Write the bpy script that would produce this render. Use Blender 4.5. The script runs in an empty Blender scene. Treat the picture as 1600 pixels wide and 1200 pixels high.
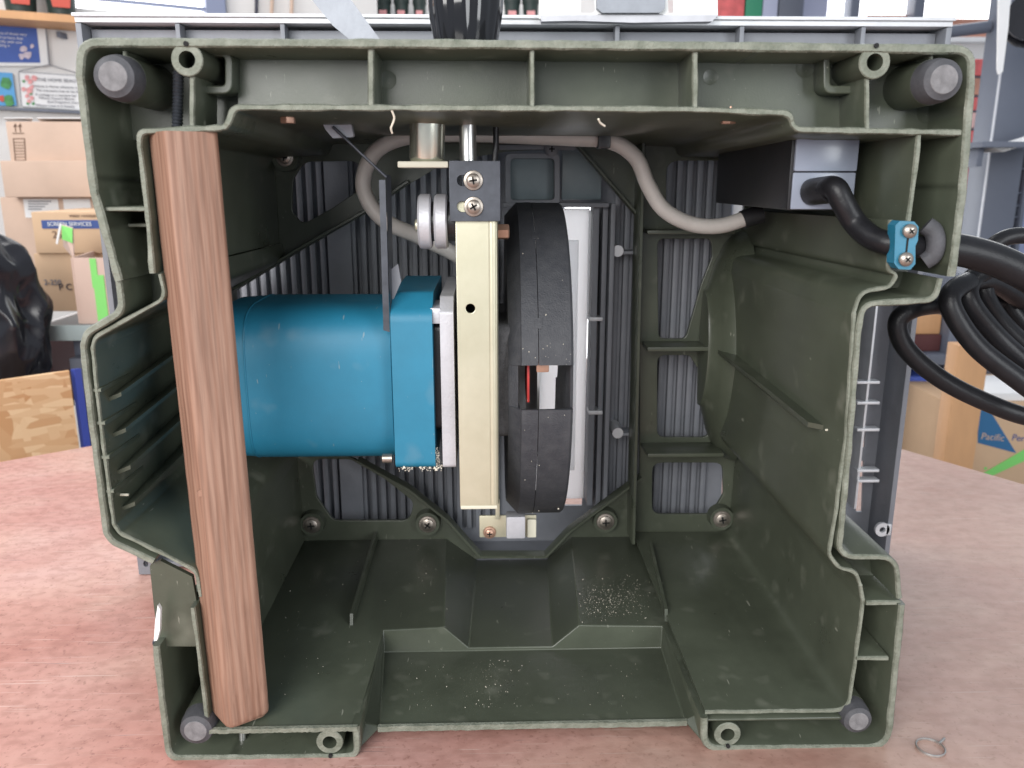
import bpy, bmesh, math, random
from mathutils import Vector, Matrix
random.seed(7)
S = bpy.context.scene
COL = S.collection
R = math.radians

# ------------------------------------------------------------------ camera
PITCH, YAW, F, DIST, HGT = R(14), R(1.65), 1290.0, 0.56, 0.440
FW = Vector((math.sin(YAW)*math.cos(PITCH), math.cos(YAW)*math.cos(PITCH), -math.sin(PITCH)))
RT = Vector((math.cos(YAW), -math.sin(YAW), 0.0))
UP = RT.cross(FW)
CAM = Vector((0, -DIST, HGT))
cd = bpy.data.cameras.new('camera'); cam = bpy.data.objects.new('camera', cd); COL.objects.link(cam)
cam.matrix_world = Matrix(((RT.x, UP.x, -FW.x, CAM.x), (RT.y, UP.y, -FW.y, CAM.y), (RT.z, UP.z, -FW.z, CAM.z), (0, 0, 0, 1)))
cd.sensor_width = 36; cd.lens = 36*F/1600; cd.clip_start = 0.02; cd.clip_end = 60
cd.dof.use_dof = True; cd.dof.focus_distance = 0.70; cd.dof.aperture_fstop = 10
S.camera = cam
# ------------------------------------------------------------------ world, lamps, exposure
wd = bpy.data.worlds.new('World'); S.world = wd; wd.use_nodes = True
bg = wd.node_tree.nodes['Background']; bg.inputs[0].default_value = (.82, .89, 1, 1); bg.inputs[1].default_value = 0.60
def area(name, loc, target, sx, sy, power, color):
    l = bpy.data.lights.new(name, 'AREA'); l.shape = 'RECTANGLE'; l.size = sx; l.size_y = sy; l.energy = power; l.color = color
    o = bpy.data.objects.new(name, l); COL.objects.link(o); o.location = loc
    o.rotation_euler = (Vector(target)-Vector(loc)).to_track_quat('-Z', 'Y').to_euler(); return o
area('window_light_behind_camera', (-.95, -1.95, 1.12), (0, 0.1, .25), 1.7, 1.2, 70, (1, .985, .96))
area('doorway_light', (1.35, -1.7, .75), (-.05, 0.15, .28), .8, 1.1, 21, (.95, .98, 1))
area('side_window_light', (-1.9, .35, 1.9), (-.55, .35, 0), 1.4, 1.0, 38, (1, .98, .97))
area('ceiling_light', (-.6, 1.9, 2.6), (-.5, 1.8, 0), 1.8, 1.0, 22, (1, .98, .96))
area('back_window_light', (1.3, 3.1, 1.75), (0.1, 0.4, 0.1), 2.4, 1.0, 22, (.93, .97, 1))
S.view_settings.view_transform = 'Standard'; S.view_settings.look = 'None'
S.view_settings.exposure = 0.0; S.view_settings.gamma = 1
S.render.engine = 'CYCLES'
S.cycles.max_bounces = 8; S.cycles.diffuse_bounces = 5

# ------------------------------------------------------------------ pixel to place
def ray(px, py): return FW + RT*((px-800)/F) - UP*((py-600)/F)
def W(px, py, Y=0.0):
    d = ray(px, py); return CAM + d*((Y-CAM.y)/d.y)
def WZ(px, py, Z=0.0):
    d = ray(px, py); return CAM + d*((Z-CAM.z)/d.z)
def XZ(pts, Y=0.0): return [(W(x, y, Y).x, W(x, y, Y).z) for x, y in pts]

# ------------------------------------------------------------------ materials
def mat(name, col, rough=.5, metal=0, var=0.0, vscale=30, bump=0.0, bscale=200, col2=None, mask=None, spec=.5, coat=0, stretch=None, emit=0, rvar=0):
    m = bpy.data.materials.new(name); m.use_nodes = True
    nt = m.node_tree; N = nt.nodes; L = nt.links; b = N['Principled BSDF']
    b.inputs['Roughness'].default_value = rough; b.inputs['Metallic'].default_value = metal
    b.inputs['Specular IOR Level'].default_value = spec; b.inputs['Coat Weight'].default_value = coat
    c = (*col, 1); b.inputs['Base Color'].default_value = c
    tc = N.new('ShaderNodeTexCoord'); vec = tc.outputs['Object']
    if stretch:
        mp = N.new('ShaderNodeMapping'); mp.inputs['Scale'].default_value = stretch; L.new(vec, mp.inputs[0]); vec = mp.outputs[0]
    if var or col2:
        n = N.new('ShaderNodeTexNoise'); n.inputs['Scale'].default_value = vscale; n.inputs['Detail'].default_value = 6; n.inputs['Roughness'].default_value = .65
        L.new(vec, n.inputs['Vector'])
        r = N.new('ShaderNodeValToRGB'); r.color_ramp.elements[0].position = .3; r.color_ramp.elements[1].position = .7
        lo = tuple(max(0, x*(1-var)) for x in col); hi = tuple(min(1, x*(1+var)) for x in col)
        r.color_ramp.elements[0].color = (*lo, 1); r.color_ramp.elements[1].color = (*(col2 or hi), 1)
        if mask: r.color_ramp.elements[0].position, r.color_ramp.elements[1].position = mask
        L.new(n.outputs['Fac'], r.inputs[0]); L.new(r.outputs[0], b.inputs['Base Color'])
        if rvar:
            mr = N.new('ShaderNodeMapRange'); mr.inputs[1].default_value = .3; mr.inputs[2].default_value = .7
            mr.inputs[3].default_value = rough-rvar; mr.inputs[4].default_value = rough+rvar
            L.new(n.outputs['Fac'], mr.inputs[0]); L.new(mr.outputs[0], b.inputs['Roughness'])
    if bump:
        n2 = N.new('ShaderNodeTexNoise'); n2.inputs['Scale'].default_value = bscale; n2.inputs['Detail'].default_value = 4; L.new(vec, n2.inputs['Vector'])
        bp = N.new('ShaderNodeBump'); bp.inputs['Strength'].default_value = bump; bp.inputs['Distance'].default_value = .002
        L.new(n2.outputs['Fac'], bp.inputs['Height']); L.new(bp.outputs[0], b.inputs['Normal'])
    if emit:
        b.inputs['Emission Color'].default_value = c; b.inputs['Emission Strength'].default_value = emit
    return m
def wood(name, c1, c2, c3, stretch, scale=14, rough=.55, fine=220, rings=0):
    m = bpy.data.materials.new(name); m.use_nodes = True
    nt = m.node_tree; N = nt.nodes; L = nt.links; b = N['Principled BSDF']; b.inputs['Roughness'].default_value = rough
    tc = N.new('ShaderNodeTexCoord'); mp = N.new('ShaderNodeMapping'); mp.inputs['Scale'].default_value = stretch; L.new(tc.outputs['Object'], mp.inputs[0])
    n = N.new('ShaderNodeTexNoise'); n.inputs['Scale'].default_value = scale; n.inputs['Detail'].default_value = 8; n.inputs['Distortion'].default_value = .6
    L.new(mp.outputs[0], n.inputs[0])
    r = N.new('ShaderNodeValToRGB'); e = r.color_ramp.elements; e[0].position = .28; e[1].position = .72; e[0].color = (*c1, 1); e[1].color = (*c3, 1)
    k = e.new(.5); k.color = (*c2, 1); L.new(n.outputs['Fac'], r.inputs[0])
    n2 = N.new('ShaderNodeTexNoise'); n2.inputs['Scale'].default_value = fine; n2.inputs['Detail'].default_value = 3; L.new(mp.outputs[0], n2.inputs[0])
    mx = N.new('ShaderNodeMix'); mx.data_type = 'RGBA'; mx.blend_type = 'MULTIPLY'; mx.inputs['Factor'].default_value = .55
    r2 = N.new('ShaderNodeValToRGB'); r2.color_ramp.elements[0].position = .35; r2.color_ramp.elements[1].position = .6; r2.color_ramp.elements[0].color = (.45, .40, .38, 1)
    L.new(n2.outputs['Fac'], r2.inputs[0]); L.new(r.outputs[0], mx.inputs[6]); L.new(r2.outputs[0], mx.inputs[7])
    out = mx.outputs[2]
    if rings:
        wv = N.new('ShaderNodeTexWave'); wv.wave_type = 'RINGS'; wv.rings_direction = 'Z'; wv.inputs['Scale'].default_value = rings; wv.inputs['Distortion'].default_value = 5; wv.inputs['Detail'].default_value = 3; wv.inputs['Detail Scale'].default_value = 1.2
        mp2 = N.new('ShaderNodeMapping'); mp2.inputs['Location'].default_value = (.012, .02, 0); mp2.inputs['Scale'].default_value = (1, 1, .05); L.new(tc.outputs['Object'], mp2.inputs[0]); L.new(mp2.outputs[0], wv.inputs[0])
        r3 = N.new('ShaderNodeValToRGB'); r3.color_ramp.elements[0].position = .05; r3.color_ramp.elements[1].position = .75; r3.color_ramp.elements[0].color = (.66, .50, .42, 1); r3.color_ramp.elements[1].color = (1, 1, 1, 1)
        L.new(wv.outputs['Fac'], r3.inputs[0])
        mx3 = N.new('ShaderNodeMix'); mx3.data_type = 'RGBA'; mx3.blend_type = 'MULTIPLY'; mx3.inputs['Factor'].default_value = .38
        L.new(out, mx3.inputs[6]); L.new(r3.outputs[0], mx3.inputs[7]); out = mx3.outputs[2]
    L.new(out, b.inputs['Base Color'])
    bp = N.new('ShaderNodeBump'); bp.inputs['Strength'].default_value = .25; bp.inputs['Distance'].default_value = .001; L.new(n2.outputs['Fac'], bp.inputs['Height']); L.new(bp.outputs[0], b.inputs['Normal'])
    return m
M = {}
M['green'] = mat('olive_plastic', (.064, .073, .052), .33, var=.18, vscale=14, bump=.045, bscale=900, spec=.5, rvar=.07)
def specks(m, scale, lo, hi, col):
    nt = m.node_tree; N = nt.nodes; L = nt.links; b = N['Principled BSDF']; old = b.inputs['Base Color'].links[0].from_socket
    tc = N.new('ShaderNodeTexCoord'); prev = old
    for sc, l_, h_, f_, st in ((scale, lo, hi, .75, (1, 1, 1)), (scale*.09, .62, .85, .24, (1, 1, 1)), (scale*.11, .735, .76, .45, (7, 1, 1.5))):
        mp = N.new('ShaderNodeMapping'); mp.inputs['Scale'].default_value = st; mp.inputs['Rotation'].default_value = (.5, .7, .3); L.new(tc.outputs['Object'], mp.inputs[0])
        n = N.new('ShaderNodeTexNoise'); n.inputs['Scale'].default_value = sc; n.inputs['Detail'].default_value = 2; L.new(mp.outputs[0], n.inputs[0])
        r = N.new('ShaderNodeMapRange'); r.inputs[1].default_value = l_; r.inputs[2].default_value = h_; r.inputs[4].default_value = f_; L.new(n.outputs['Fac'], r.inputs[0])
        x = N.new('ShaderNodeMix'); x.data_type = 'RGBA'; L.new(r.outputs[0], x.inputs[0]); L.new(prev, x.inputs[6]); x.inputs[7].default_value = (*col, 1); prev = x.outputs[2]
    L.new(prev, b.inputs['Base Color'])
specks(M['green'], 420, .765, .80, (.34, .34, .28))
M['scuff'] = mat('scuffed_plastic_edge', (.115, .128, .095), .6, vscale=90, col2=(.235, .245, .20), bump=.5, bscale=500)
M['rubber'] = mat('foot_rubber', (.065, .065, .072), .7, var=.3, vscale=60, bump=.2, bscale=500)
M['rubberface'] = mat('worn_rubber_face', (.17, .165, .17), .8, var=.3, vscale=140, bump=.2, bscale=500)
M['blue'] = mat('teal_motor_plastic', (.016, .175, .285), .5, var=.14, vscale=10, bump=.05, bscale=900)
specks(M['blue'], 380, .775, .805, (.30, .34, .34))
M['zinc'] = mat('yellow_zinc', (.56, .54, .39), .38, .6, var=.12, vscale=9, bump=.02, bscale=400, col2=(.64, .62, .48))
M['steel'] = mat('bright_steel', (.60, .60, .58), .28, .9, var=.12, vscale=20)
M['zincshine'] = mat('polished_zinc', (.66, .66, .56), .24, .9, var=.08, vscale=20)
M['alu'] = mat('cast_aluminium', (.50, .50, .53), .5, .35, var=.12, vscale=30, bump=.12, bscale=500)
M['tablegrey'] = mat('grey_painted_table', (.205, .215, .24), .52, .05, var=.10, vscale=20, bump=.15, bscale=400)
M['tablelip'] = mat('machined_table_edge', (.60, .61, .63), .45, .3, var=.10, vscale=40, bump=.1, bscale=300)
M['black'] = mat('black_plastic', (.018, .018, .02), .35, var=.2, vscale=30, bump=.1, bscale=600)
M['gloss'] = mat('glossy_black', (.008, .008, .01), .09, spec=.6)
M['guard'] = mat('black_painted_guard', (.034, .036, .043), .55, col2=(.058, .060, .066), vscale=90, bump=.35, bscale=700, spec=.4)
M['bluestrip'] = mat('blackened_steel', (.062, .068, .082), .42, .4, var=.3, vscale=60)
M['cable'] = mat('grey_cable', (.50, .47, .44), .45, var=.1, vscale=30)
M['cord'] = mat('black_cord', (.011, .011, .013), .38, spec=.3, var=.3, vscale=40, bump=.1, bscale=500)
M['copper'] = mat('copper_bolt', (.42, .26, .19), .4, .6, var=.15, vscale=60)
M['screw'] = mat('passivated_screw', (.36, .32, .28), .36, .85, var=.2, vscale=200)
M['dark'] = mat('dark_slot', (.01, .01, .01), .9)
M['casting'] = mat('dark_casting', (.085, .085, .09), .7, .2, var=.25, vscale=200, bump=.6, bscale=900)
M['insert'] = mat('white_insert_plate', (.83, .83, .82), .4, var=.05, vscale=20)
def frosted():
    m = bpy.data.materials.new('frosted_insert'); m.use_nodes = True; nt = m.node_tree; N = nt.nodes; L = nt.links; b = N['Principled BSDF']; b.inputs['Base Color'].default_value = (.88, .88, .87, 1); b.inputs['Roughness'].default_value = .35
    t = N.new('ShaderNodeBsdfTranslucent'); t.inputs[0].default_value = (.93, .94, .95, 1); x = N.new('ShaderNodeMixShader'); x.inputs[0].default_value = .85
    L.new(b.outputs[0], x.inputs[1]); L.new(t.outputs[0], x.inputs[2]); L.new(x.outputs[0], N['Material Output'].inputs[0]); return m
M['insert'] = frosted()
M['ivory'] = mat('ivory_washer', (.60, .58, .47), .45)
M['pot'] = mat('pale_pocket', (.20, .25, .27), .35, var=.1, vscale=20)
M['sawdust'] = mat('sawdust', (.72, .66, .55), .9)
M['white'] = mat('white_metal', (.80, .80, .79), .4, var=.05, vscale=20)
M['greymet'] = mat('grey_lever_metal', (.30, .315, .35), .5, .2, var=.1, vscale=50, bump=.1, bscale=300)
M['stick'] = wood('fir_wood', (.27, .15, .10), (.33, .195, .138), (.39, .245, .18), (40, 40, 1.6), 1.6, .6, 9, rings=58)

# ------------------------------------------------------------------ object helpers
def tag(o, label=None, cat=None, group=None, kind=None):
    if label: o['label'] = label
    if cat: o['category'] = cat
    if group: o['group'] = group
    if kind: o['kind'] = kind
    return o
def thing(name, loc, label, cat, group=None):
    o = bpy.data.objects.new(name, None); COL.objects.link(o); o.location = loc; o.empty_display_size = .05
    return tag(o, label, cat, group)
def wloc(o):
    v = Vector((0, 0, 0))
    while o is not None: v = v + o.location; o = o.parent
    return v
def link(name, me, mats, parent=None, sharp=35):
    """mesh given in place coordinates; the origin moves to its middle and the object is parented without moving"""
    if not isinstance(mats, (list, tuple)): mats = [mats]
    if not me.materials:
        for m in mats: me.materials.append(M[m] if isinstance(m, str) else m)
    n = len(me.vertices)
    lo = Vector([min(v.co[i] for v in me.vertices) for i in range(3)]); hi = Vector([max(v.co[i] for v in me.vertices) for i in range(3)])
    c = (lo+hi)/2
    me.transform(Matrix.Translation(-c))
    me.polygons.foreach_set('use_smooth', [True]*len(me.polygons)); me.set_sharp_from_angle(angle=R(sharp))
    o = bpy.data.objects.new(name, me); COL.objects.link(o); o.parent = parent
    o.location = c-(wloc(parent) if parent else Vector((0, 0, 0)))
    return o
def clone(o, name, loc, parent=None, rot=None):
    c = o.copy(); COL.objects.link(c); c.name = name; c.parent = parent
    c.location = Vector(loc)-(wloc(parent) if parent else Vector((0, 0, 0)))
    if rot: c.rotation_euler = rot
    return c
def pyd(name, v, f, mats, parent=None, sharp=35, mi=None):
    me = bpy.data.meshes.new(name); me.from_pydata([tuple(p) for p in v], [], f); me.validate()
    if mi and len(mi) == len(me.polygons): me.polygons.foreach_set('material_index', mi)
    bm = bmesh.new(); bm.from_mesh(me); bmesh.ops.recalc_face_normals(bm, faces=bm.faces); bm.to_mesh(me); bm.free()
    return link(name, me, mats, parent, sharp)
def bmobj(name, bm, mats, parent=None, bevel=0, seg=2, sharp=35):
    if bevel: bmesh.ops.bevel(bm, geom=[e for e in bm.edges if e.is_manifold and e.calc_face_angle(0) > R(30)], offset=bevel, segments=seg, affect='EDGES', profile=.6)
    bmesh.ops.recalc_face_normals(bm, faces=bm.faces)
    me = bpy.data.meshes.new(name); bm.to_mesh(me); bm.free(); return link(name, me, mats, parent, sharp)
def addbox(bm, lo, hi, rot=None, cen=None):
    r = bmesh.ops.create_cube(bm, size=1); vs = r['verts']; lo = Vector(lo); hi = Vector(hi)
    for v in vs: v.co = Vector(((v.co.x+.5)*(hi.x-lo.x)+lo.x, (v.co.y+.5)*(hi.y-lo.y)+lo.y, (v.co.z+.5)*(hi.z-lo.z)+lo.z))
    if rot is not None: bmesh.ops.rotate(bm, verts=vs, cent=cen or (lo+hi)/2, matrix=rot)
    return vs
def box(name, lo, hi, m, parent=None, bevel=.001, rotz=0, rot=None, cen=None):
    bm = bmesh.new(); addbox(bm, lo, hi, Matrix.Rotation(rotz, 3, 'Z') if rotz else rot, cen); return bmobj(name, bm, m, parent, bevel)
def pxbox(name, x0, y0, x1, y1, Y, depth, m, parent=None, bevel=.001):
    """a box whose front face fills a picture rectangle at distance Y"""
    a = W(x0, y0, Y); b = W(x1, y1, Y); c = W(x0, y1, Y); d = W(x1, y0, Y)
    return box(name, ((a.x+c.x)/2, Y, min(b.z, c.z)), ((b.x+d.x)/2, Y+depth, max(a.z, d.z)), m, parent, bevel)
def prism(name, poly, Y0, Y1, mats, parent=None, bevel=0, sharp=35, seg=2):
    bm = bmesh.new(); a = [bm.verts.new((x, Y0, z)) for x, z in poly]; b = [bm.verts.new((x, Y1, z)) for x, z in poly]
    n = len(poly); bm.faces.new(a); bm.faces.new(list(reversed(b)))
    for i in range(n): bm.faces.new((a[i], b[i], b[(i+1) % n], a[(i+1) % n]))
    return bmobj(name, bm, mats, parent, bevel, seg, sharp)
def plate(name, loops, Y, th, m, parent=None, bevel=0):
    """flat plate facing the viewer with holes: loops[0] outline, the others openings (x,z)"""
    cu = bpy.data.curves.new(name, 'CURVE'); cu.dimensions = '2D'; cu.fill_mode = 'BOTH'; cu.extrude = th/2; cu.bevel_depth = bevel; cu.bevel_resolution = 1
    for lp in loops:
        s = cu.splines.new('POLY'); s.points.add(len(lp)-1); s.use_cyclic_u = True
        for p, (x, z) in zip(s.points, lp): p.co = (x, z, 0, 1)
    o = bpy.data.objects.new(name, cu); COL.objects.link(o)
    dg = bpy.context.evaluated_depsgraph_get(); me = bpy.data.meshes.new_from_object(o.evaluated_get(dg))
    bpy.data.objects.remove(o); me.materials.clear()
    me.transform(Matrix.Translation((0, Y+th/2, 0)) @ Matrix.Rotation(R(90), 4, 'X'))
    return link(name, me, m, parent)
def fillet(pts, r, closed=False, n=5):
    out = []; N = len(pts)
    for i, p in enumerate(pts):
        p = Vector(p)
        if not closed and i in (0, N-1): out.append(tuple(p)); continue
        a = Vector(pts[i-1])-p; b = Vector(pts[(i+1) % N])-p; la, lb = a.length, b.length
        ang = a.angle(b, math.pi) if la and lb else math.pi
        if ang > R(172): out.append(tuple(p)); continue
        d = min(r/math.tan(ang/2), la*.48, lb*.48); p0 = p+a.normalized()*d; p2 = p+b.normalized()*d
        for k in range(n+1):
            t = k/n; out.append(tuple(p0*(1-t)**2+p*2*t*(1-t)+p2*t*t))
    return out
def resample(pts, step, closed=False):
    P = [Vector(p) for p in pts]; P = P+[P[0]] if closed else P; out = []
    for a, b in zip(P, P[1:]):
        n = max(1, int((b-a).length/step))
        for k in range(n): out.append(a.lerp(b, k/n))
    if not closed: out.append(P[-1])
    return out
def ribbon(name, pts, th, Y0, Y1, parent, back=None, closed=False, r=.008, mats=('green', 'scuff'), jit=.0005, step=.0035):
    """moulded wall standing on a path (x,z), from the rim at Y0 back to Y1"""
    P = resample(fillet(pts, r, closed), step, closed); n = len(P); v = []; f = []; mi = []
    back = back or (lambda x, z: (x, z))
    kn_a = [random.uniform(-1, 1) for _ in range(n//3+3)]; kn_b = [random.uniform(-1, 1) for _ in range(n//2+3)]
    def sm(K, t): i0 = int(t); u_ = t-i0; u_ = u_*u_*(3-2*u_); return K[i0]*(1-u_)+K[i0+1]*u_
    for i, p in enumerate(P):
        a = P[i-1] if (i or closed) else p; b = P[(i+1) % n] if (i < n-1 or closed) else p
        t = (b-a).normalized(); nn = Vector((-t.y, t.x)); h = th/2+sm(kn_b, i/2)*jit*.55; y = Y0+sm(kn_a, i/3)*jit
        l = p+nn*h; q = p-nn*h; l1 = Vector(back(*(p+nn*th/2))); q1 = Vector(back(*(p-nn*th/2)))
        l0 = p+nn*th*.5; q0 = p-nn*th*.5
        v += [(l.x*.6+p.x*.4, y, l.y*.6+p.y*.4), (l.x, y+.0014, l.y), (l1.x, Y1, l1.y), (q1.x, Y1, q1.y), (q.x, y+.0014, q.y), (q.x*.6+p.x*.4, y, q.y*.6+p.y*.4)]
    for i in range(n if closed else n-1):
        j = (i+1) % n; A = i*6; B = j*6
        for k in range(6):
            k2 = (k+1) % 6; f.append((A+k, A+k2, B+k2, B+k)); mi.append(1 if k in (0, 4, 5) else 0)
    if not closed:
        f += [tuple(range(6)), tuple(reversed([(n-1)*6+k for k in range(6)]))]; mi += [0, 0]
    return pyd(name, v, f, list(mats), parent, 40, mi)
def crspline(pts, n=10):
    P = [Vector(p) for p in pts]; P = [P[0]*2-P[1]]+P+[P[-1]*2-P[-2]]; out = []
    for i in range(1, len(P)-2):
        for k in range(n):
            t = k/n; a, b, c, d = P[i-1:i+3]
            out.append(.5*((2*b)+(c-a)*t+(2*a-5*b+4*c-d)*t*t+(3*b-a-3*c+d)*t**3))
    out.append(P[-2]); return out
def tube(name, pts, r, m, parent=None, seg=14, smooth=10, radii=None):
    P = crspline(pts, smooth) if smooth else [Vector(p) for p in pts]; n = len(P); v = []; f = []
    t = (P[1]-P[0]).normalized(); u = t.orthogonal().normalized()
    for i, p in enumerate(P):
        t = (P[min(i+1, n-1)]-P[max(i-1, 0)]).normalized(); u = (u-t*u.dot(t)).normalized(); w = t.cross(u)
        rr = r if not radii else radii(i/(n-1))
        for k in range(seg): a = 2*math.pi*k/seg; v.append(p+(u*math.cos(a)+w*math.sin(a))*rr)
    for i in range(n-1):
        for k in range(seg): f.append((i*seg+k, i*seg+(k+1) % seg, (i+1)*seg+(k+1) % seg, (i+1)*seg+k))
    f += [tuple(range(seg))[::-1], tuple((n-1)*seg+k for k in range(seg))]
    return pyd(name, v, f, m, parent, 45)
def lathe(name, prof, cen, axis, m, parent=None, seg=32, closed=False, mod=None, mis=None):
    """prof: (radius, distance along the axis)"""
    ax = Vector(axis).normalized(); u = ax.orthogonal().normalized(); w = ax.cross(u); c = Vector(cen); v = []; f = []; mi = []
    for r_, h in prof:
        for k in range(seg):
            a = 2*math.pi*k/seg; q = r_*(mod(a, h) if mod else 1); v.append(c+ax*h+(u*math.cos(a)+w*math.sin(a))*q)
    n = len(prof)
    for i in range(n if closed else n-1):
        for k in range(seg):
            j = (i+1) % n; f.append((i*seg+k, i*seg+(k+1) % seg, j*seg+(k+1) % seg, j*seg+k)); mi.append(mis[i] if mis else 0)
    if not closed:
        f += [tuple(range(seg))[::-1], tuple((n-1)*seg+k for k in range(seg))]; mi += [mis[0] if mis else 0, mis[-1] if mis else 0]
    return pyd(name, v, f, m, parent, 35, mi)
def ring(name, px, py, Y, rpx, hpx, length, m, parent, th_front='scuff'):
    c = W(px, py, Y); s = (c-CAM).dot(FW)/F; r0, r1 = rpx*s, hpx*s
    return lathe(name, [(r1, 0), (r0-.0006, 0), (r0, .0008), (r0*1.04, length), (r1, length)], c, (0, 1, 0), [m, th_front], parent, 28, True, mis=[1, 1, 0, 0, 0])
def text(name, s, size, loc, m, parent, rotz=0, align='LEFT', tilt=0, th=.0004):
    cu = bpy.data.curves.new(name, 'FONT'); cu.body = s; cu.size = size; cu.extrude = th; cu.align_x = align
    o = bpy.data.objects.new(name, cu); COL.objects.link(o)
    dg = bpy.context.evaluated_depsgraph_get(); me = bpy.data.meshes.new_from_object(o.evaluated_get(dg)); bpy.data.objects.remove(o); me.materials.clear()
    me.transform(Matrix.Translation(loc) @ Matrix.Rotation(rotz, 4, 'Z') @ Matrix.Rotation(R(90), 4, 'X') @ Matrix.Rotation(tilt, 4, 'Z'))
    return link(name, me, m, parent)

# ================================================================== SETTING
# workbench: a thick worn top, its far corner pointing away behind the saw
def bench_material():
    m = bpy.data.materials.new('worn_red_bench'); m.use_nodes = True; nt = m.node_tree; N = nt.nodes; L = nt.links; b = N['Principled BSDF']
    tc = N.new('ShaderNodeTexCoord'); mp = N.new('ShaderNodeMapping'); mp.inputs['Rotation'].default_value = (0, 0, R(-8)); mp.inputs['Scale'].default_value = (1, 1.45, 1); L.new(tc.outputs['Object'], mp.inputs[0])
    def noise(sc, det, vec, dist=0):
        n = N.new('ShaderNodeTexNoise'); n.inputs['Scale'].default_value = sc; n.inputs['Detail'].default_value = det; n.inputs['Distortion'].default_value = dist; L.new(vec, n.inputs[0]); return n.outputs['Fac']
    def ramp(fac, *st):
        r = N.new('ShaderNodeValToRGB'); e = r.color_ramp.elements
        while len(e) < len(st): e.new(.5)
        for k, (p, c) in zip(e, st): k.position = p; k.color = (*c, 1)
        L.new(fac, r.inputs[0]); return r.outputs[0]
    def mix(kind, f, a, c):
        x = N.new('ShaderNodeMix'); x.data_type = 'RGBA'; x.blend_type = kind
        if isinstance(f, float): x.inputs['Factor'].default_value = f
        else: L.new(f, x.inputs['Factor'])
        L.new(a, x.inputs[6]); L.new(c, x.inputs[7]); return x.outputs[2]
    obj = tc.outputs['Object']
    base = ramp(noise(5, 9, mp.outputs[0], .8), (.24, (.45, .205, .170)), (.45, (.53, .295, .255)), (.60, (.57, .35, .30)), (.80, (.63, .46, .41)))
    big = ramp(noise(2.6, 5, obj, .6), (.33, (.78, .70, .64)), (.5, (1.0, .95, .90)), (.66, (1.0, .98, 1.0)))
    c = mix('MULTIPLY', .8, base, big)
    bl_ = ramp(noise(9, 6, obj, .5), (.35, (.86, .76, .74)), (.60, (1.0, 1.0, 1.0)))
    c = mix('MULTIPLY', .6, c, bl_)
    grain = ramp(noise(70, 5, mp.outputs[0]), (.36, (.66, .58, .55)), (.56, (1, 1, 1)))
    c = mix('MULTIPLY', .5, c, grain)
    sp_ = ramp(noise(260, 3, obj), (.30, (.55, .45, .42)), (.40, (1, 1, 1))); c = mix('MULTIPLY', .6, c, sp_)
    sc = N.new('ShaderNodeMapping'); sc.inputs['Rotation'].default_value = (0, 0, R(-12)); sc.inputs['Scale'].default_value = (3, 60, 1); L.new(obj, sc.inputs[0])
    dark = ramp(noise(7, 2, sc.outputs[0]), (.72, (0, 0, 0)), (.76, (.8, .8, .8)))
    dk = N.new('ShaderNodeRGB'); dk.outputs[0].default_value = (.20, .13, .13, 1)
    c = mix('MIX', dark, c, dk.outputs[0])
    s2 = N.new('ShaderNodeMapping'); s2.inputs['Rotation'].default_value = (0, 0, R(27)); s2.inputs['Scale'].default_value = (2, 90, 1); L.new(obj, s2.inputs[0])
    li = ramp(noise(6, 2, s2.outputs[0]), (.665, (0, 0, 0)), (.70, (.55, .55, .55)))
    lk = N.new('ShaderNodeRGB'); lk.outputs[0].default_value = (.66, .52, .46, 1)
    c = mix('MIX', li, c, lk.outputs[0])
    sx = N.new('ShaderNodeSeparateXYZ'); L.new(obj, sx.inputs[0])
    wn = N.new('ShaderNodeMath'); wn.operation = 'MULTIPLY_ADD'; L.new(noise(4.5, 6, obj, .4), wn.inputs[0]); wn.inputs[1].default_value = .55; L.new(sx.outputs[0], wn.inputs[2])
    wm = N.new('ShaderNodeMapRange'); wm.inputs[1].default_value = .25; wm.inputs[2].default_value = .85; wm.inputs[4].default_value = .55; L.new(wn.outputs[0], wm.inputs[0])  # right end: greyer worn wood, with shade beside the saw painted in too
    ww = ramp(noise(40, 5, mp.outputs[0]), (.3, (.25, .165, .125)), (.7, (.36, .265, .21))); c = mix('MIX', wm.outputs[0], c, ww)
    L.new(c, b.inputs['Base Color']); b.inputs['Roughness'].default_value = .46
    bp = N.new('ShaderNodeBump'); bp.inputs['Strength'].default_value = .25; bp.inputs['Distance'].default_value = .0015; L.new(noise(90, 6, mp.outputs[0]), bp.inputs['Height']); L.new(bp.outputs[0], b.inputs['Normal'])
    return m
pl0, pl1 = WZ(0, 722), WZ(130, 699); pr0, pr1 = WZ(1410, 702), WZ(1600, 757)
dl = (pl1-pl0).normalized(); dr = (pr1-pr0).normalized()
det = dl.x*(-dr.y)+dr.x*dl.y; k = ((pr0.x-pl0.x)*(-dr.y)+dr.x*(pr0.y-pl0.y))/det; corner = pl0+dl*k
bl = [pl0-dl*1.2, corner, pr1+dr*1.0, Vector((1.1, -.9, 0)), Vector((-1.5, -.9, 0))]
bench = thing('workbench', (0, 0, -.05), 'worn reddish wooden workbench top under the saw', 'workbench')
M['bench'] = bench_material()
bm = bmesh.new(); ta = [bm.verts.new((p.x, p.y, 0)) for p in bl]; tb = [bm.verts.new((p.x, p.y, -.05)) for p in bl]
bm.faces.new(ta); bm.faces.new(tb[::-1])
for i in range(5): bm.faces.new((ta[i], tb[i], tb[(i+1) % 5], ta[(i+1) % 5]))
bmobj('top', bm, 'bench', bench, .003)
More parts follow.
